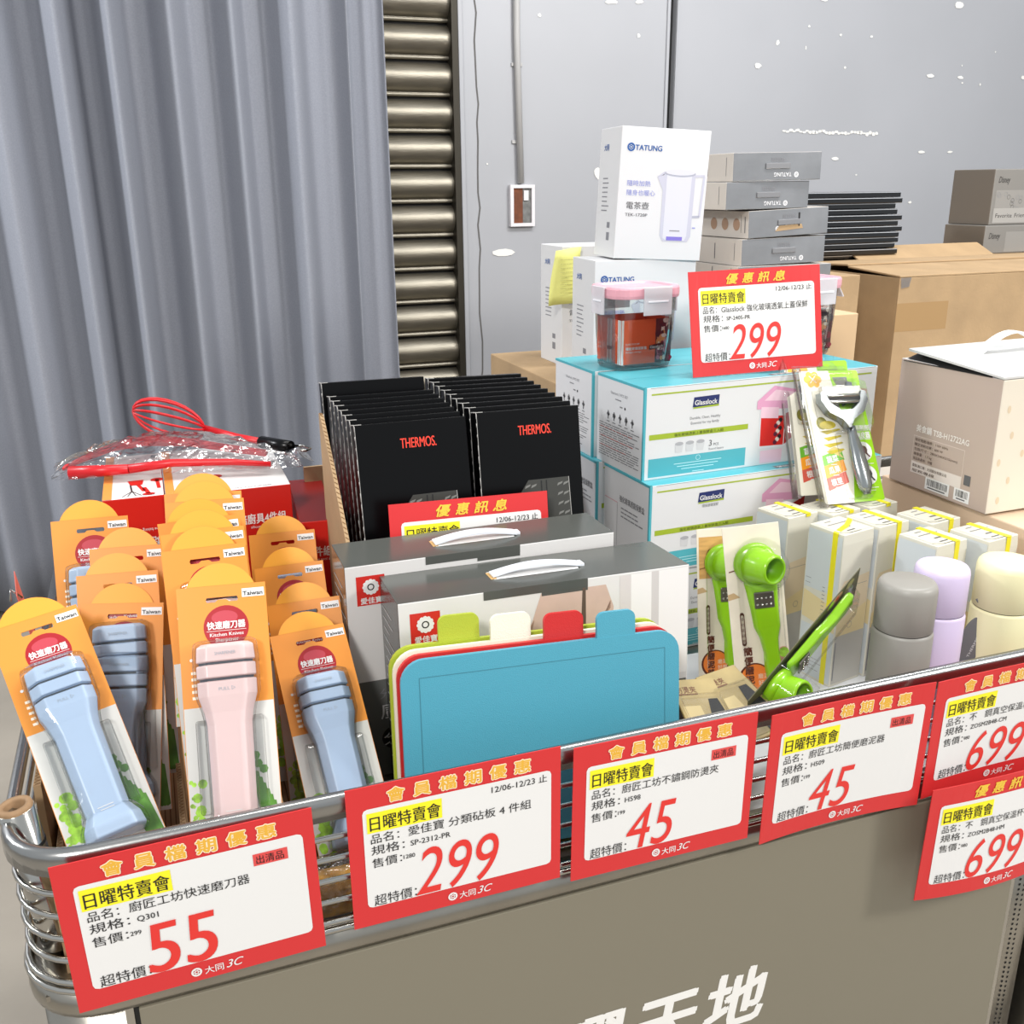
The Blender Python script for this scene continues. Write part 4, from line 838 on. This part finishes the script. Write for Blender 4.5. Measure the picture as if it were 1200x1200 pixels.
# ================================================================== WHITE BOTTLE BOXES WITH YELLOW STRAPS
IV = mat('ivory_card', (214, 211, 196), .45); IVT = mat('ivory_lid', (208, 205, 190), .45); STR = mat('yellow_strap', (232, 220, 40), .3)
PBL = mat('print_pale_blue', (202, 208, 210), .45); PYE = mat('print_pale_yellow', (222, 204, 156), .45); PBE = mat('print_beige', (218, 202, 172), .45); PGR = mat('print_warm_grey', (186, 184, 176), .45)
def bottle_box(M, label, strap='left', w=.066, d=.066, h=.243):
    t = thing('bottle_box', M, label, 'carton', 'white bottle boxes with yellow straps')
    c = .010; foot = [(0, c*.9), (c, 0), (w, 0), (w, d), (0, d)]
    MB().loft([[(x, y, z) for x, y in [(0, 0), (w, 0), (w, d), (0, d)]] for z in (0, h-.016)]+[[(x, y, h) for x, y in [(.001, .001), (w-.001, .001), (w-.001, d-.001), (.001, d-.001)]]], IV).build('box', t, bevel=.0012, fix=True)
    b = MB(); b.add([(.004, .004, h+.0004), (w-.004, .004, h+.0004), (w-.004, d-.004, h+.0004), (.004, d-.004, h+.0004)], [(0, 1, 2, 3)], IVT); b.build('lid', t)
    p = Print((0, 0, 0)); p.poly([(.004, h*.35), (w-.002, h*.35), (w-.002, h*.72), (.010, h*.70), (.004, h*.66)], PBE, 1); p.rect(.002, .004, w-.002, h*.34, PGR, .8); p.poly([(.002, h*.34), (w-.002, h*.34), (w-.002, h*.52), (.002, h*.44)], PYE, 1.4)
    p.line((.008, h*.66), (w-.006, h*.66), .0006, GREYT, 2); p.ring(.030, h*.40, .0048, .0054, GREYT, 2, 10); p.lines(.042, h*.41, .018, 2, .005, .0008, GREYT); p.rect(.003, .01, .005, h*.3, GREYT, 1.5)
    p.frame((0, d, 0), (0, -1, 0), (0, 0, 1)); p.rect(.002, h*.60, d-.002, h*.98, PBL, .8); p.poly([(.002, h*.40), (d-.002, h*.36), (d-.002, h*.52), (.002, h*.58)], PYE, 1); p.rect(.002, .004, d-.002, h*.36, PBL, .8)
    p.lines(.004, h*.66, .010, 2, .008, .0008, GREYT); p.lines(.036, h*.63, .006, 8, .006, .0012, GREYT); p.lines(.006, h*.14, .040, 4, .006, .0008, GREYT)
    p.frame((0, 0, h+.0006), (1, 0, 0), (0, 1, 0)); p.line((.004, .012), (.018, .004), .0008, INK, 1); p.line((.018, .004), (w*.62, .004), .0008, INK, 1); p.rect(w*.38, d*.35, w*.62, d*.40, MIDG, 1); p.rect(w*.2, d*.62, w*.8, d*.65, GREYT, 1); p.rect(w*.3, d*.8, w*.5, d*.83, GREYT, 1); p.rect(w*.3, d*.16, w*.55, d*.20, MIDG, 1); p.build('printing', t)
    b = MB(); s = .009
    if strap == 'left':
        y = d*.16; b.box((-.0008, y, 0), (0, y+s, h), STR); b.add([(-.0008, y, h), (-.0008, y+s, h), (w*.55, y+s+.012, h+.0016), (w*.55, y+.012, h+.0016), (w, y+s+.030, h+.0012), (w, y+.030, h+.0012)], [(0, 3, 2, 1), (3, 5, 4, 2)], STR)
    elif strap: b.box((w*.58, -.0008, 0 if strap == 'front' else h-.004), (w*.58+s, 0, h), STR); b.box((w*.58, -.0008, h+.0006), (w*.58+s, d+.0008, h+.0014), STR); b.box((w*.58, d, 0), (w*.58+s, d+.0008, h), STR)
    if strap: b.build('strap', t)
    return t
zb = .7375
WB = [((.9000, 1.0860, 12), 'left', 'nearest ivory bottle box, yellow strap down its left side, behind the leaning pack'),
      ((.8712, 1.1790, 12), 'top', 'ivory bottle box behind the green grinder packs, left end of the group'),
      ((.9700, 1.0960, 10), 'front', 'ivory bottle box just right of the strapped nearest one, narrow white label on its side'),
      ((.9890, 1.0010, 10), 'front', 'ivory bottle box directly behind the lavender bottle, yellow strap down the front'),
      ((1.0700, .9900, 9), 'front', 'ivory bottle box behind the cream bottle with crossed yellow straps'),
      ((1.0510, 1.0790, 10), 'front', 'ivory bottle box in the second row touching the beige box corner'),
      ((.9420, 1.1680, 12), 'top', 'ivory bottle box under the peeler packs'),
      ((1.0170, 1.1760, 10), 'top', 'ivory bottle box in the back row beneath the beige box edge')]
for (x, y, a), st, lab in WB: bottle_box(TM(x, y, zb, a), lab, st)
MB_ = MB(); MB_.box((0, 0, 0), (.0105, .0008, .10), WHITE); t = thing('paper_slip', TM(.975, 1.084, .80, 12), 'narrow white paper slip between two ivory bottle boxes', 'paper'); MB_.build('slip', t)
# pale liner sheet on the cart floor
MB_ = MB(); MB_.box((0, 0, 0), (.50, .40, .0015), mat('pale_liner', (206, 208, 210), .5)); o = MB_.build('liner_sheet', None, TM(.60, .86, .7362)); tag(o, 'pale grey liner sheet on the cart floor beneath the grinder packs', 'sheet')

# ================================================================== BOTTLES
def bottle(M, rgb, label, r=.0365, h=.246, capf=.70):
    nm = '%d' % rgb[0]; m = mat('bottle_coat_'+nm, rgb, .42, bump=.04, bscale=700); g = mat('bottle_gap_'+nm, tuple(int(c*.45) for c in rgb), .5)
    t = thing('insulated_bottle', M, label, 'bottle', 'insulated bottles'); zc = h*.735
    MB().lathe([(0, 0), (r*.94, 0), (r*1.02, .004), (r*1.03, .02), (r*1.03, zc-.004), (r*1.01, zc-.0015), (r*.97, zc)], m, 56).build('body', t)
    MB().lathe([(r*.95, zc-.001), (r*.95, zc+.0014)], g, 56).build('seal_gap', t)
    MB().lathe([(r*.96, zc+.0008), (r*1.0, zc+.0020), (r*1.0, h-.010), (r*.965, h-.0045), (r*.90, h-.0012), (r*.80, h), (0, h+.0006)], m, 56).build('cap', t); return t
bottle(TM(.8622, .913, .738, 0, 0, 0), (150, 147, 140), 'matte grey insulated bottle standing nearest the rim')
bottle(TM(.9428, .9408, .738), (216, 202, 232), 'lavender insulated bottle behind the grey one', r=.0345)
bottle(TM(1.0347, .9213, .738), (236, 231, 186), 'cream yellow insulated bottle at the right edge', r=.0385)
t = thing('hang_tag', TM(.990, .922, .872, -28, -6, 14), 'dark grey oval strap tag hanging between the lavender and cream bottles', 'tag')
TG = mat('tag_grey', (110, 112, 114), .5)
vs, fs = shape2d([[(.015*math.cos(k*math.pi/14), .036*math.sin(k*math.pi/14)) for k in range(28)]], .002); MB().add([(x, z, y) for x, y, z in vs], [tuple(reversed(f)) for f in fs], TG).build('tag_plate', t)
p = Print((0, -.0012, 0)); p.text('THERMOS', .004, -.022, .0045, BWHITE, 1, ang=84, w=.036); p.build('printing', t)
MB().tube([(.0, 0, .036), (-.004, .0, .050), (-.012, .003, .058)], .0016, TG, 6).build('cord', t)

# ================================================================== GREEN GRINDER PACKS
LIME = mat('lime_plastic', (138, 196, 26), .22, coat=.3); LIMED = mat('lime_inner', (112, 168, 18), .35); CB = mat('print_cream_card', (232, 222, 204), .45, var=.05, vscale=40); WOODP = mat('print_wood', (206, 160, 96), .45, var=.2, vscale=30, stretch=(1, 1, 6)); OPR = mat('print_orange', (232, 126, 48), .4); BRR = mat('print_brown', (96, 42, 22), .4)
def grinder_tool(parent, s=1):
    b = MB(); b.lathe([(.0225, 0), (.0235, .003), (.0225, .008), (.0205, .016), (.0190, .034), (.0175, .036), (.0150, .036), (.0140, .034), (.0135, .010), (0, .009)], LIME, 32, mats=[LIME]*6+[LIMED]*3)
    b.build('grinder_cup', parent, Matrix.Translation((.036, -.010, .190)) @ Vector((.50, -.84, -.10)).to_track_quat('Z', 'Y').to_matrix().to_4x4() @ Matrix.Scale(1.04, 4))
    b = MB(); b.lathe([(0, .012), (.024, .012), (.0275, .009), (.0285, .004), (.0275, 0), (0, 0)], LIME, 32); b.build('cup_base', parent, Matrix.Translation((.038, -.002, .190)) @ Matrix.Rotation(math.radians(90), 4, 'X'))
    path = [(.168, .024, .006), (.152, .0215, .008), (.128, .0195, .010), (.105, .0185, .010), (.090, .013, .011), (.070, .0105, .012), (.052, .012, .012), (.036, .0115, .011), (.028, .006, .008)]
    b = MB(); b.loft([[(.043+.010*(1-z/.17)-hw, -.003, z), (.043+.010*(1-z/.17)-hw*.8, -.003-dp, z), (.043+.010*(1-z/.17)+hw*.8, -.003-dp, z), (.043+.010*(1-z/.17)+hw, -.003, z)] for z, hw, dp in path], LIME, smooth=False); o = b.build('handle', parent, fix=True, bevel=.003, seg=3)
    b = MB(); b.box((.031, -.0155, .132), (.057, -.0125, .154), mat('grater_steel', (120, 116, 108), .35, .8)); g = b.build('grater_plate', parent, bevel=.003)
    b = MB()
    for i in range(4):
        for j in range(2): b.lathe([(.0020, 0), (.0014, .0016), (0, .002)], CHROME, 8, c=(0, 0, 0)); n_ = 8*3; b.v[-n_:] = [(.0345+.0058*i+x, -.0155-z, .1375+.0085*j+y) for x, y, z in b.v[-n_:]]
    b.build('grater_teeth', parent); b = MB(); b.lathe([(.0028, 0), (.0020, -.0006), (0, -.0006)], LIMED, 12); b.build('hang_hole', parent, Matrix.Translation((.052, -.0152, .040)) @ Matrix.Rotation(math.pi/2, 4, 'X'))
def grinder_pack(M, label, w=.074, h=.241, wood=False, loose=False):
    t = thing('green_grinder_pack', M, label, 'packaged kitchen tool', 'carded green grinder tools')
    MB().box((0, 0, 0), (w, .0012, h), CB).build('card', t, bevel=.0004); p = Print()
    if wood: p.rect(.003, h-.075, w-.014, h-.012, WOODP, 1); p.rr(.014, h-.050, .040, h-.030, .008, mat('print_wood_dark', (150, 100, 56), .5), 1.5)
    p.line((.004, h-.060), (.014, h-.058), .0015, BRR, 1); p.poly([(.0, h-.09), (.008, h-.088), (.016, h-.095), (.0, h-.098)], mat('print_tan', (196, 166, 124), .5), 1)
    p.rr(.013, h*.33, .019, h*.52, .003, BRR, 1); p.rr(.0142, h*.345, .0178, h*.505, .0017, CB, 1.6)
    for k, ch in enumerate('多功能研磨'): p.text(ch, .016, h*.475-.0075*k, .0048, BRR, 2.2, align='c')
    p.disc(.026, .034, .0215, BRR, 1.2, 28); p.disc(.0265, .0345, .0190, OPR, 1.8, 28)
    for k, ch in enumerate('簡便磨泥器'): p.text(ch, .0195, h*.28-.013*k, .012, BRR, 2.6, w=.011, align='c', bold=.06); p.text(ch, .0195, h*.28-.013*k, .012, WHITE, 3, w=.0105, align='c', bold=.01)
    p.text('磨泥', .030, .034, .0075, CB, 2.5, w=.014); p.text('好用', .030, .025, .0075, CB, 2.5, w=.014)
    p.disc(.006, .012, .0025, OPR, 1, 10); p.disc(.045, .016, .0045, GREYT, 1, 12); p.poly([(.056, .018), (.064, .012), (.072, .018), (.072, .028), (.064, .032), (.057, .027)], mat('print_olive_badge', (150, 146, 86), .4), 1)
    p.text('Multifunction grinder', .0645, .105, .007, INK, 1.5, ang=86, w=.085); p.rr(.060, .040, w-.001, .074, .006, mat('print_skin', (226, 178, 150), .45), 1); p.disc(.067, .066, .007, LEAF, 2, 8); p.disc(.066, .052, .004, PRED, 2, 8)
    p.build('printing', t); grinder_tool(t)
    SH = clear('shell_plastic', (.99, .99, .99), .04, .0, .32)
    MB().lathe([(.0345, 0), (.0335, .012), (.031, .030), (.028, .048), (.018, .052), (0, .052)], SH, 24).build('blister_dome', t, Matrix.Translation((.044, -.002, .190)) @ Matrix.Rotation(math.radians(90), 4, 'X'))
    b = MB(); b.loft([[(.012, -.0008, z), (.016, -dp, z), (.066, -dp, z), (.070, -.0008, z)] for z, dp in ((.022, .004), (.028, .020), (.170, .022), (.178, .010))], SH); b.build('blister', t, fix=True, bevel=.004)
    return t
grinder_pack(TM(.7426, 1.1183-.03, .7385, -21, -10.5, -6.5) @ Matrix.Scale(1.09, 4), 'front upright green grinder pack beside the rear one, mouth of the cup facing out')
grinder_pack(TM(.7183, 1.1877-.03, .7385, -11.4, -9.8, -.5), 'rear green grinder pack in shade with a wood print, next to the board carton', w=.084, wood=True)
zc_ = -Vector((.156, .050, .093)).normalized(); vw = Vector((.76, .93, -.52)); xw = (vw-zc_*vw.dot(zc_)).normalized(); yw = zc_.cross(xw).normalized()
if (-yw).z > 0: xw = -xw; yw = -yw
LM = Matrix(((xw.x, yw.x, zc_.x, 0), (xw.y, yw.y, zc_.y, 0), (xw.z, yw.z, zc_.z, 0), (0, 0, 0, 1)))
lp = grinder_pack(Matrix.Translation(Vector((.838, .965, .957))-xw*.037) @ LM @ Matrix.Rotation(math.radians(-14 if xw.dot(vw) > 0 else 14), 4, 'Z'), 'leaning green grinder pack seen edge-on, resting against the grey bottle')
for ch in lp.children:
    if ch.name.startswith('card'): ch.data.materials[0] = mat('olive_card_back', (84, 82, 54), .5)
# folded clip packs lying at the front
OLV = mat('kraft_olive_card', (158, 140, 92), .5, var=.15, vscale=30)
for M, lab in ((TM(.534, .850, .843, -8, 17, 4), 'olive brown clip pack lying flat right beside the blue board corner'), (TM(.604, .850, .841, 8, 16, -4), 'olive brown clip pack lying below the front grinder pack')):
    t = thing('clip_pack', M, lab, 'packaged kitchen tool', 'clip packs lying at the front')
    MB().box((0, 0, 0), (.060, .115, .004), OLV).build('card', t, bevel=.001)
    p = Print((0, 0, .004), (1, 0, 0), (0, 1, 0)); p.poly([(.030, .000), (.048, .000), (.056, .04), (.052, .08), (.040, .08), (.032, .04)], DARK, 1); p.text('防燙夾', .004, .092, .012, BRR, 2, w=.026); p.rect(.004, .088, .03, .090, BRR, 2)
    p.rect(.004, .02, .026, .07, mat('kraft_pale_print', (186, 168, 120), .5), 1); p.build('printing', t)
    MB().box((.004, .002, .004), (.056, .085, .012), clear('shell_plastic')).build('blister', t, bevel=.003)

# ================================================================== PEELER PACKS
PG = mat('print_lime', (150, 208, 20), .35); PCR = mat('print_warm_white', (244, 240, 224), .4); PORG = mat('print_amber', (246, 160, 40), .4); PGN = mat('print_green', (108, 180, 50), .4); PRO = mat('print_coral', (214, 92, 74), .4)
SILV = mat('silver_plastic', (150, 156, 158), .2, .75)
def peeler_pack(M, label, w=.116, h=.218):
    t = thing('peeler_pack', M, label, 'packaged peeler', 'carded vegetable peelers')
    vs, fs = shape2d([rrect(0, 0, w, h, .005, 3)], .001); MB().add([(x, z, y) for x, y, z in vs], [tuple(reversed(f)) for f in fs], PCR).build('card', t)
    p = Print((0, -.0005, 0)); p.poly([(w*.50, h), (w-.003, h), (w, h-.003), (w, .003), (w-.003, 0), (w*.48, 0), (w*.60, h*.30), (w*.62, h*.5)], PG, 1)
    for k in range(6): p.disc(w*.21+.0115*math.cos(k*math.pi/3), h*.935+.0085*math.sin(k*math.pi/3), .0060, GOLD, 1.2+.05*k, 10)
    p.disc(w*.21, h*.935, .011, GOLD, 1.5, 16); p.line((w*.21-.006, h*.935-.006), (w*.21+.006, h*.935+.006), .0014, WHITE, 2.2); p.line((w*.21-.006, h*.935+.006), (w*.21+.006, h*.935-.006), .0014, WHITE, 2.2)
    for k, (z, m, ch) in enumerate(((.265, PGN, '蔬菜'), (.185, PORG, '瓜果'), (.095, PRO, '根莖'))):
        zz = h*z; p.poly([(w*.10, zz), (w*.46, zz+.012), (w*.44, zz+.030), (w*.10, zz+.020)], m, 1.3+k*.2); p.text(ch, w*.17, zz+.008, .012, WHITE, 2.4, w=.022, ang=8, bold=.04); p.rect(w*.22, zz+.0045, w*.32, zz+.0055, WHITE, 2.4)
    PE = mat('print_pear', (196, 178, 40), .45, var=.25, vscale=60)
    p.disc(w*.21, h*.60, .0105, mat('print_pear_dark', (140, 136, 50), .45), 1.2, 14); p.disc(w*.30, h*.585, .016, PE, 1.4, 14, rv=.007)
    for k in range(4): p.poly([(w*.16+.003*(k % 2), h*.54-.011*k), (w*.48, h*.555-.011*k), (w*.50, h*.545-.011*k), (w*.26, h*.515-.011*k)], PE, 1.5+.1*k)
    p.poly([(w*.22, h*.40), (w*.34, h*.42), (w*.48, h*.39), (w*.40, h*.37), (w*.46, h*.33), (w*.30, h*.37)], mat('print_pear_pale', (214, 196, 120), .45), 1.4)
    p.text('3', w*.665, h*.53, .016, WHITE, 2, bold=.02); p.text('用削刨', w*.735, h*.535, .010, WHITE, 2, w=.030, bold=.04); p.text('刀削皮器', w*.66, h*.475, .012, WHITE, 2, w=.037, bold=.05); p.rect(w*.66, h*.462, w*.98, h*.466, WHITE, 2)
    for z, dk in ((.375, mat('print_plum', (84, 40, 54), .4)), (.195, INK)):
        p.disc(w*.82, h*z, .0155, WHITE, 2, 22); p.disc(w*.815, h*z+.002, .0075, dk, 2.6, 7); p.line((w*.82, h*z), (w*.90, h*z-.010), .003, dk, 2.7); p.rect(w*.70, h*z-.0215, w*.94, h*z-.0205, WHITE, 2); p.rect(w*.76, h*z-.026, w*.88, h*z-.025, WHITE, 2)
    p.build('printing', t)
    cx, zc = w*.55, h*.775                                    # head: two arms, cross blades, then the long handle
    hd = [(0, -.004), (.011, .012), (.034, .024), (.046, .044), (.044, .058), (.036, .060), (.029, .040), (.012, .028)]
    out = [(cx+x, zc-.050+y) for x, y in hd]+[(cx-x, zc-.050+y) for x, y in reversed(hd[1:])]
    vs, fs = shape2d([out], .013); MB().add([(x, z-.012, y) for x, y, z in vs], [tuple(reversed(f)) for f in fs], SILV).build('peeler_head', t, bevel=.003, seg=3)
    b = MB()
    for z in (zc-.008, zc+.002): b.tube([(cx-.040, -.014, z), (cx+.040, -.014, z)], .0036, CHROME, 10)
    b.box((cx-.038, -.016, zc+.004), (cx+.038, -.008, zc+.018), CHROME); b.box((cx-.034, -.0165, zc-.006), (cx+.034, -.0155, zc-.001), DARK); b.build('blade', t, bevel=.0012)
    path = [(-.048, .0085, .008), (-.062, .0085, .010), (-.085, .0125, .015), (-.115, .0150, .017), (-.145, .0130, .015), (-.160, .006, .009)]
    b = MB(); b.loft([[(cx+.004-dz*.035+hw*math.cos(a), -.010-dp*.5*math.sin(a)-.002, zc+dz) for a in [k*math.pi/5 for k in range(10)]] for dz, hw, dp in path], SILV, smooth=True); b.build('handle', t, fix=True)
    b = MB(); b.lathe([(.0030, 0), (.0024, .001), (0, .001)], DARK, 12); b.build('rivet', t, Matrix.Translation((cx+.001, -.0175, zc-.053)) @ Matrix.Rotation(math.pi/2, 4, 'X'))
    SH = clear('peeler_shell', (.99, .99, .99), .04, .0, .32); b = MB()
    b.loft([[(-.010, .002, z), (-.010, -.002, z), (-.003, -.006, z), (.004, -.002, z), (.004, .002, z)] for z in (-.004, h*.5, h+.004)], clear('edge_plastic', (.98, .985, .985), .08, .10, .6), smooth=True)
    b.box((-.010, -.0022, h), (w*.8, .0015, h+.008), SH); b.disc = None
    b.build('shell_edge', t)
    b = MB(); b.loft([[(cx-.050, -.001, z), (cx-.046, -dp, z), (cx+.046, -dp, z), (cx+.050, -.001, z)] for z, dp in ((h*.52, .010), (h*.56, .024), (h*.88, .024), (h*.93, .006))], SH); b.build('blister_head', t, fix=True, bevel=.005, seg=3)
    b = MB(); b.loft([[(cx-.022, -.001, z), (cx-.019, -dp, z), (cx+.021, -dp, z), (cx+.024, -.001, z)] for z, dp in ((h*.015, .006), (h*.04, .022), (h*.52, .024))], SH); b.build('blister_handle', t, fix=True, bevel=.005, seg=3)
    vs, fs = shape2d([[(w*.50+.020*math.cos(k*math.pi/12), h+.001+.017*math.sin(k*math.pi/12)) for k in range(13)], [(w*.50+.006*math.cos(k*math.pi/6), h+.009+.003*math.sin(k*math.pi/6)) for k in range(12)]], .0012); MB().add([(x, z, y) for x, y, z in vs], [tuple(reversed(f)) for f in fs], SH).build('hang_tab', t)
    return t
peeler_pack(TM(.9532, 1.2009, .9865, 3.3, -29.6, 3.75), 'front vegetable peeler pack, lime and white card standing on the ivory boxes')
peeler_pack(TM(.9411, 1.2541, .9865, -9.5, -24.6, .2), 'rear vegetable peeler pack half hidden by the front one', w=.110)

# ================================================================== RED BAKING TOOL CARTONS
RC = mat('red_card', (204, 34, 26), .35); OE = mat('orange_edge', (232, 150, 70), .4)
def red_carton(M, w, d, h, label, flip=False, pic=True, g='red baking tool cartons'):
    t = thing('baking_set_carton', M, label, 'carton', g)
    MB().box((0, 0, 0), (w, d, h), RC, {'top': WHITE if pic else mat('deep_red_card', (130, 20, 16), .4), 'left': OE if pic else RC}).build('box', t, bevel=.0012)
    p = Print(); PWH = mat('print_white', (240, 232, 228), .4)
    if flip: p.text('烘焙廚具4件組', w*.98, h-.060, .016, PWH, 1, w=.072, flip=True, bold=.03); p.text('silicone baking tool set', w*.98, h-.046, .006, PWH, 1, w=.05, flip=True)
    else: p.text('烘焙廚具4件組', w-.088, h-.052, .016, PWH, 1, w=.078, bold=.03); p.text('silicone baking tool set', w-.060, h-.060, .006, PWH, 1, w=.052)
    p.frame((0, 0, h), (1, 0, 0), (0, 1, 0))
    if pic:
        p.rect(0, 0, .012, d, OE, 1)
        rm = RC; x = .024
        for a in (-.007, -.003, .003, .007): p.line((x+.014, .030), (x+.014+a*1.8, .006), .0012, INK, 2); 
        p.line((x+.014, .030), (x+.012, .062), .0022, INK, 2); p.disc(x+.036, .010, .0085, rm, 2, 14, rv=.006); p.line((x+.036, .012), (x+.030, .045), .006, rm, 2); p.poly([(x+.008, .085), (x+.030, .085), (x+.028, .060), (x+.012, .060)], rm, 2); p.line((x+.022, .062), (x+.030, .026), .005, rm, 2); p.line((x+.048, .080), (x+.050, .035), .005, rm, 2); p.disc(x+.048, .080, .009, rm, 2, 12)
        p.text('SET 4 PCS 烘焙組', w*.55, .004, .006, GREYT, 2, w=w*.3); p.poly([(w*.82, d-.03), (w*.98, d-.03), (w*.98, d-.012), (w*.84, d-.012)], GREYT, 1.5)
    p.build('printing', t); return t
red_carton(TM(-.0865, 1.383, .7375), .0795, .24, .3245, 'left red and white carton with utensil pictures on top and inverted lettering', flip=True)
red_carton(TM(-.0050, 1.378, .7375), .169, .26, .3220, 'right red and white carton with upright white lettering under the clear bag')
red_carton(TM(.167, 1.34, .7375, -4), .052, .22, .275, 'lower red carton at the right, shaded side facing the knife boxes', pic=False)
# bagged whisk and spatula on top
t = thing('bagged_utensil_set', TM(.01, 1.525, 1.066), 'clear crinkled bag of red silicone spatula and whisk lying on the red cartons', 'utensils')
REDS = mat('red_silicone', (206, 26, 34), .35)
b = MB(); P_ = [(-.150, -.01, .012), (-.120, .02, .018), (-.075, .055, .024), (-.03, .06, .026), (.03, .030, .024), (.09, -.02, .020), (.135, -.05, .016)]
W_ = [.004, .016, .022, .018, .009, .007, .006]
b.loft([[(x-w_*.4, y-w_, z-.004), (x-w_*.4, y-w_, z+.003), (x+w_*.4, y+w_, z+.005), (x+w_*.4, y+w_, z-.002)] for (x, y, z), w_ in zip(P_, W_)], REDS, smooth=False); b.build('spatula', t, fix=True, bevel=.002)
b = MB(); b.tube([(-.06, -.055, .014), (.0, -.06, .018), (.08, -.075, .015), (.135, -.09, .010)], [.007, .006, .005, .004], REDS, 8); b.tube([(-.14, -.03, .010), (-.06, -.055, .014)], [.010, .007], REDS, 8); b.build('brush', t)
wk = MB()
for k in range(7):
    a = k*math.pi/7; ca, sa = math.cos(a), math.sin(a); pts = []
    for j in range(25):
        s_ = j/24*2*math.pi; r_ = .040*math.sin(s_)*(1 if s_ < math.pi else 1); L = .052*(1-math.cos(s_))
        u_ = r_*ca; v_ = r_*sa*.8
        pts.append((.055-L*1.0+.02*v_, .085+.25*L+u_*.8, .020+.30*L+v_+.012))
    wk.tube(pts, .0016, REDS, 6)
wk.build('whisk_wires', t)
b = MB(); b.tube([(.055, .085, .032), (.10, .03, .026), (.135, -.01, .024)], .006, REDS, 8); b.build('whisk_neck', t)
b = MB(); b.tube([(.132, -.006, .024), (.155, -.036, .024), (.170, -.055, .024)], .0095, BLACKG, 10); b.build('whisk_grip', t)
b = MB(); b.tube([(.168, -.050, .024), (.188, -.060, .026), (.196, -.078, .025), (.188, -.086, .024), (.172, -.072, .024)], .0020, CHROME, 6); b.build('hang_hook', t)
random.seed(8); nx, ny = 30, 12; top = []; bot = []
BAGM = clear('crinkled_bag', (1, .985, .985), .10, .24, 1.0, 45)
for j in range(ny+1):
    for i in range(nx+1):
        s_, q = i/nx, j/ny; x = -.165+.345*s_; yc = -.005+.05*math.sin(math.pi*(s_*.9+.1))-.065*s_*s_; hw = .018+.075*math.sin(math.pi*min(1, s_*.8+.15))
        y = yc+(q-.5)*2*hw; e = math.sin(math.pi*q)*math.sin(math.pi*min(1, s_*1.0))
        top.append((x+random.uniform(-.003, .003), y+random.uniform(-.003, .003), .004+.036*max(0, e)**.6+random.uniform(-.004, .004)*(e > .05))); bot.append((x, y, .001))
W1_ = nx+1; b = MB(); b.add(top, [(j*W1_+i, j*W1_+i+1, (j+1)*W1_+i+1, (j+1)*W1_+i) for j in range(ny) for i in range(nx)], BAGM, False)
b.add([(.150, -.085, .012), (.178, -.115, .022), (.200, -.080, .004), (.185, -.060, .026), (.160, -.060, .020), (.172, -.088, .030)], [(0, 1, 5), (1, 2, 5), (2, 3, 5), (3, 4, 5), (4, 0, 5)], BAGM); b.build('bag', t)
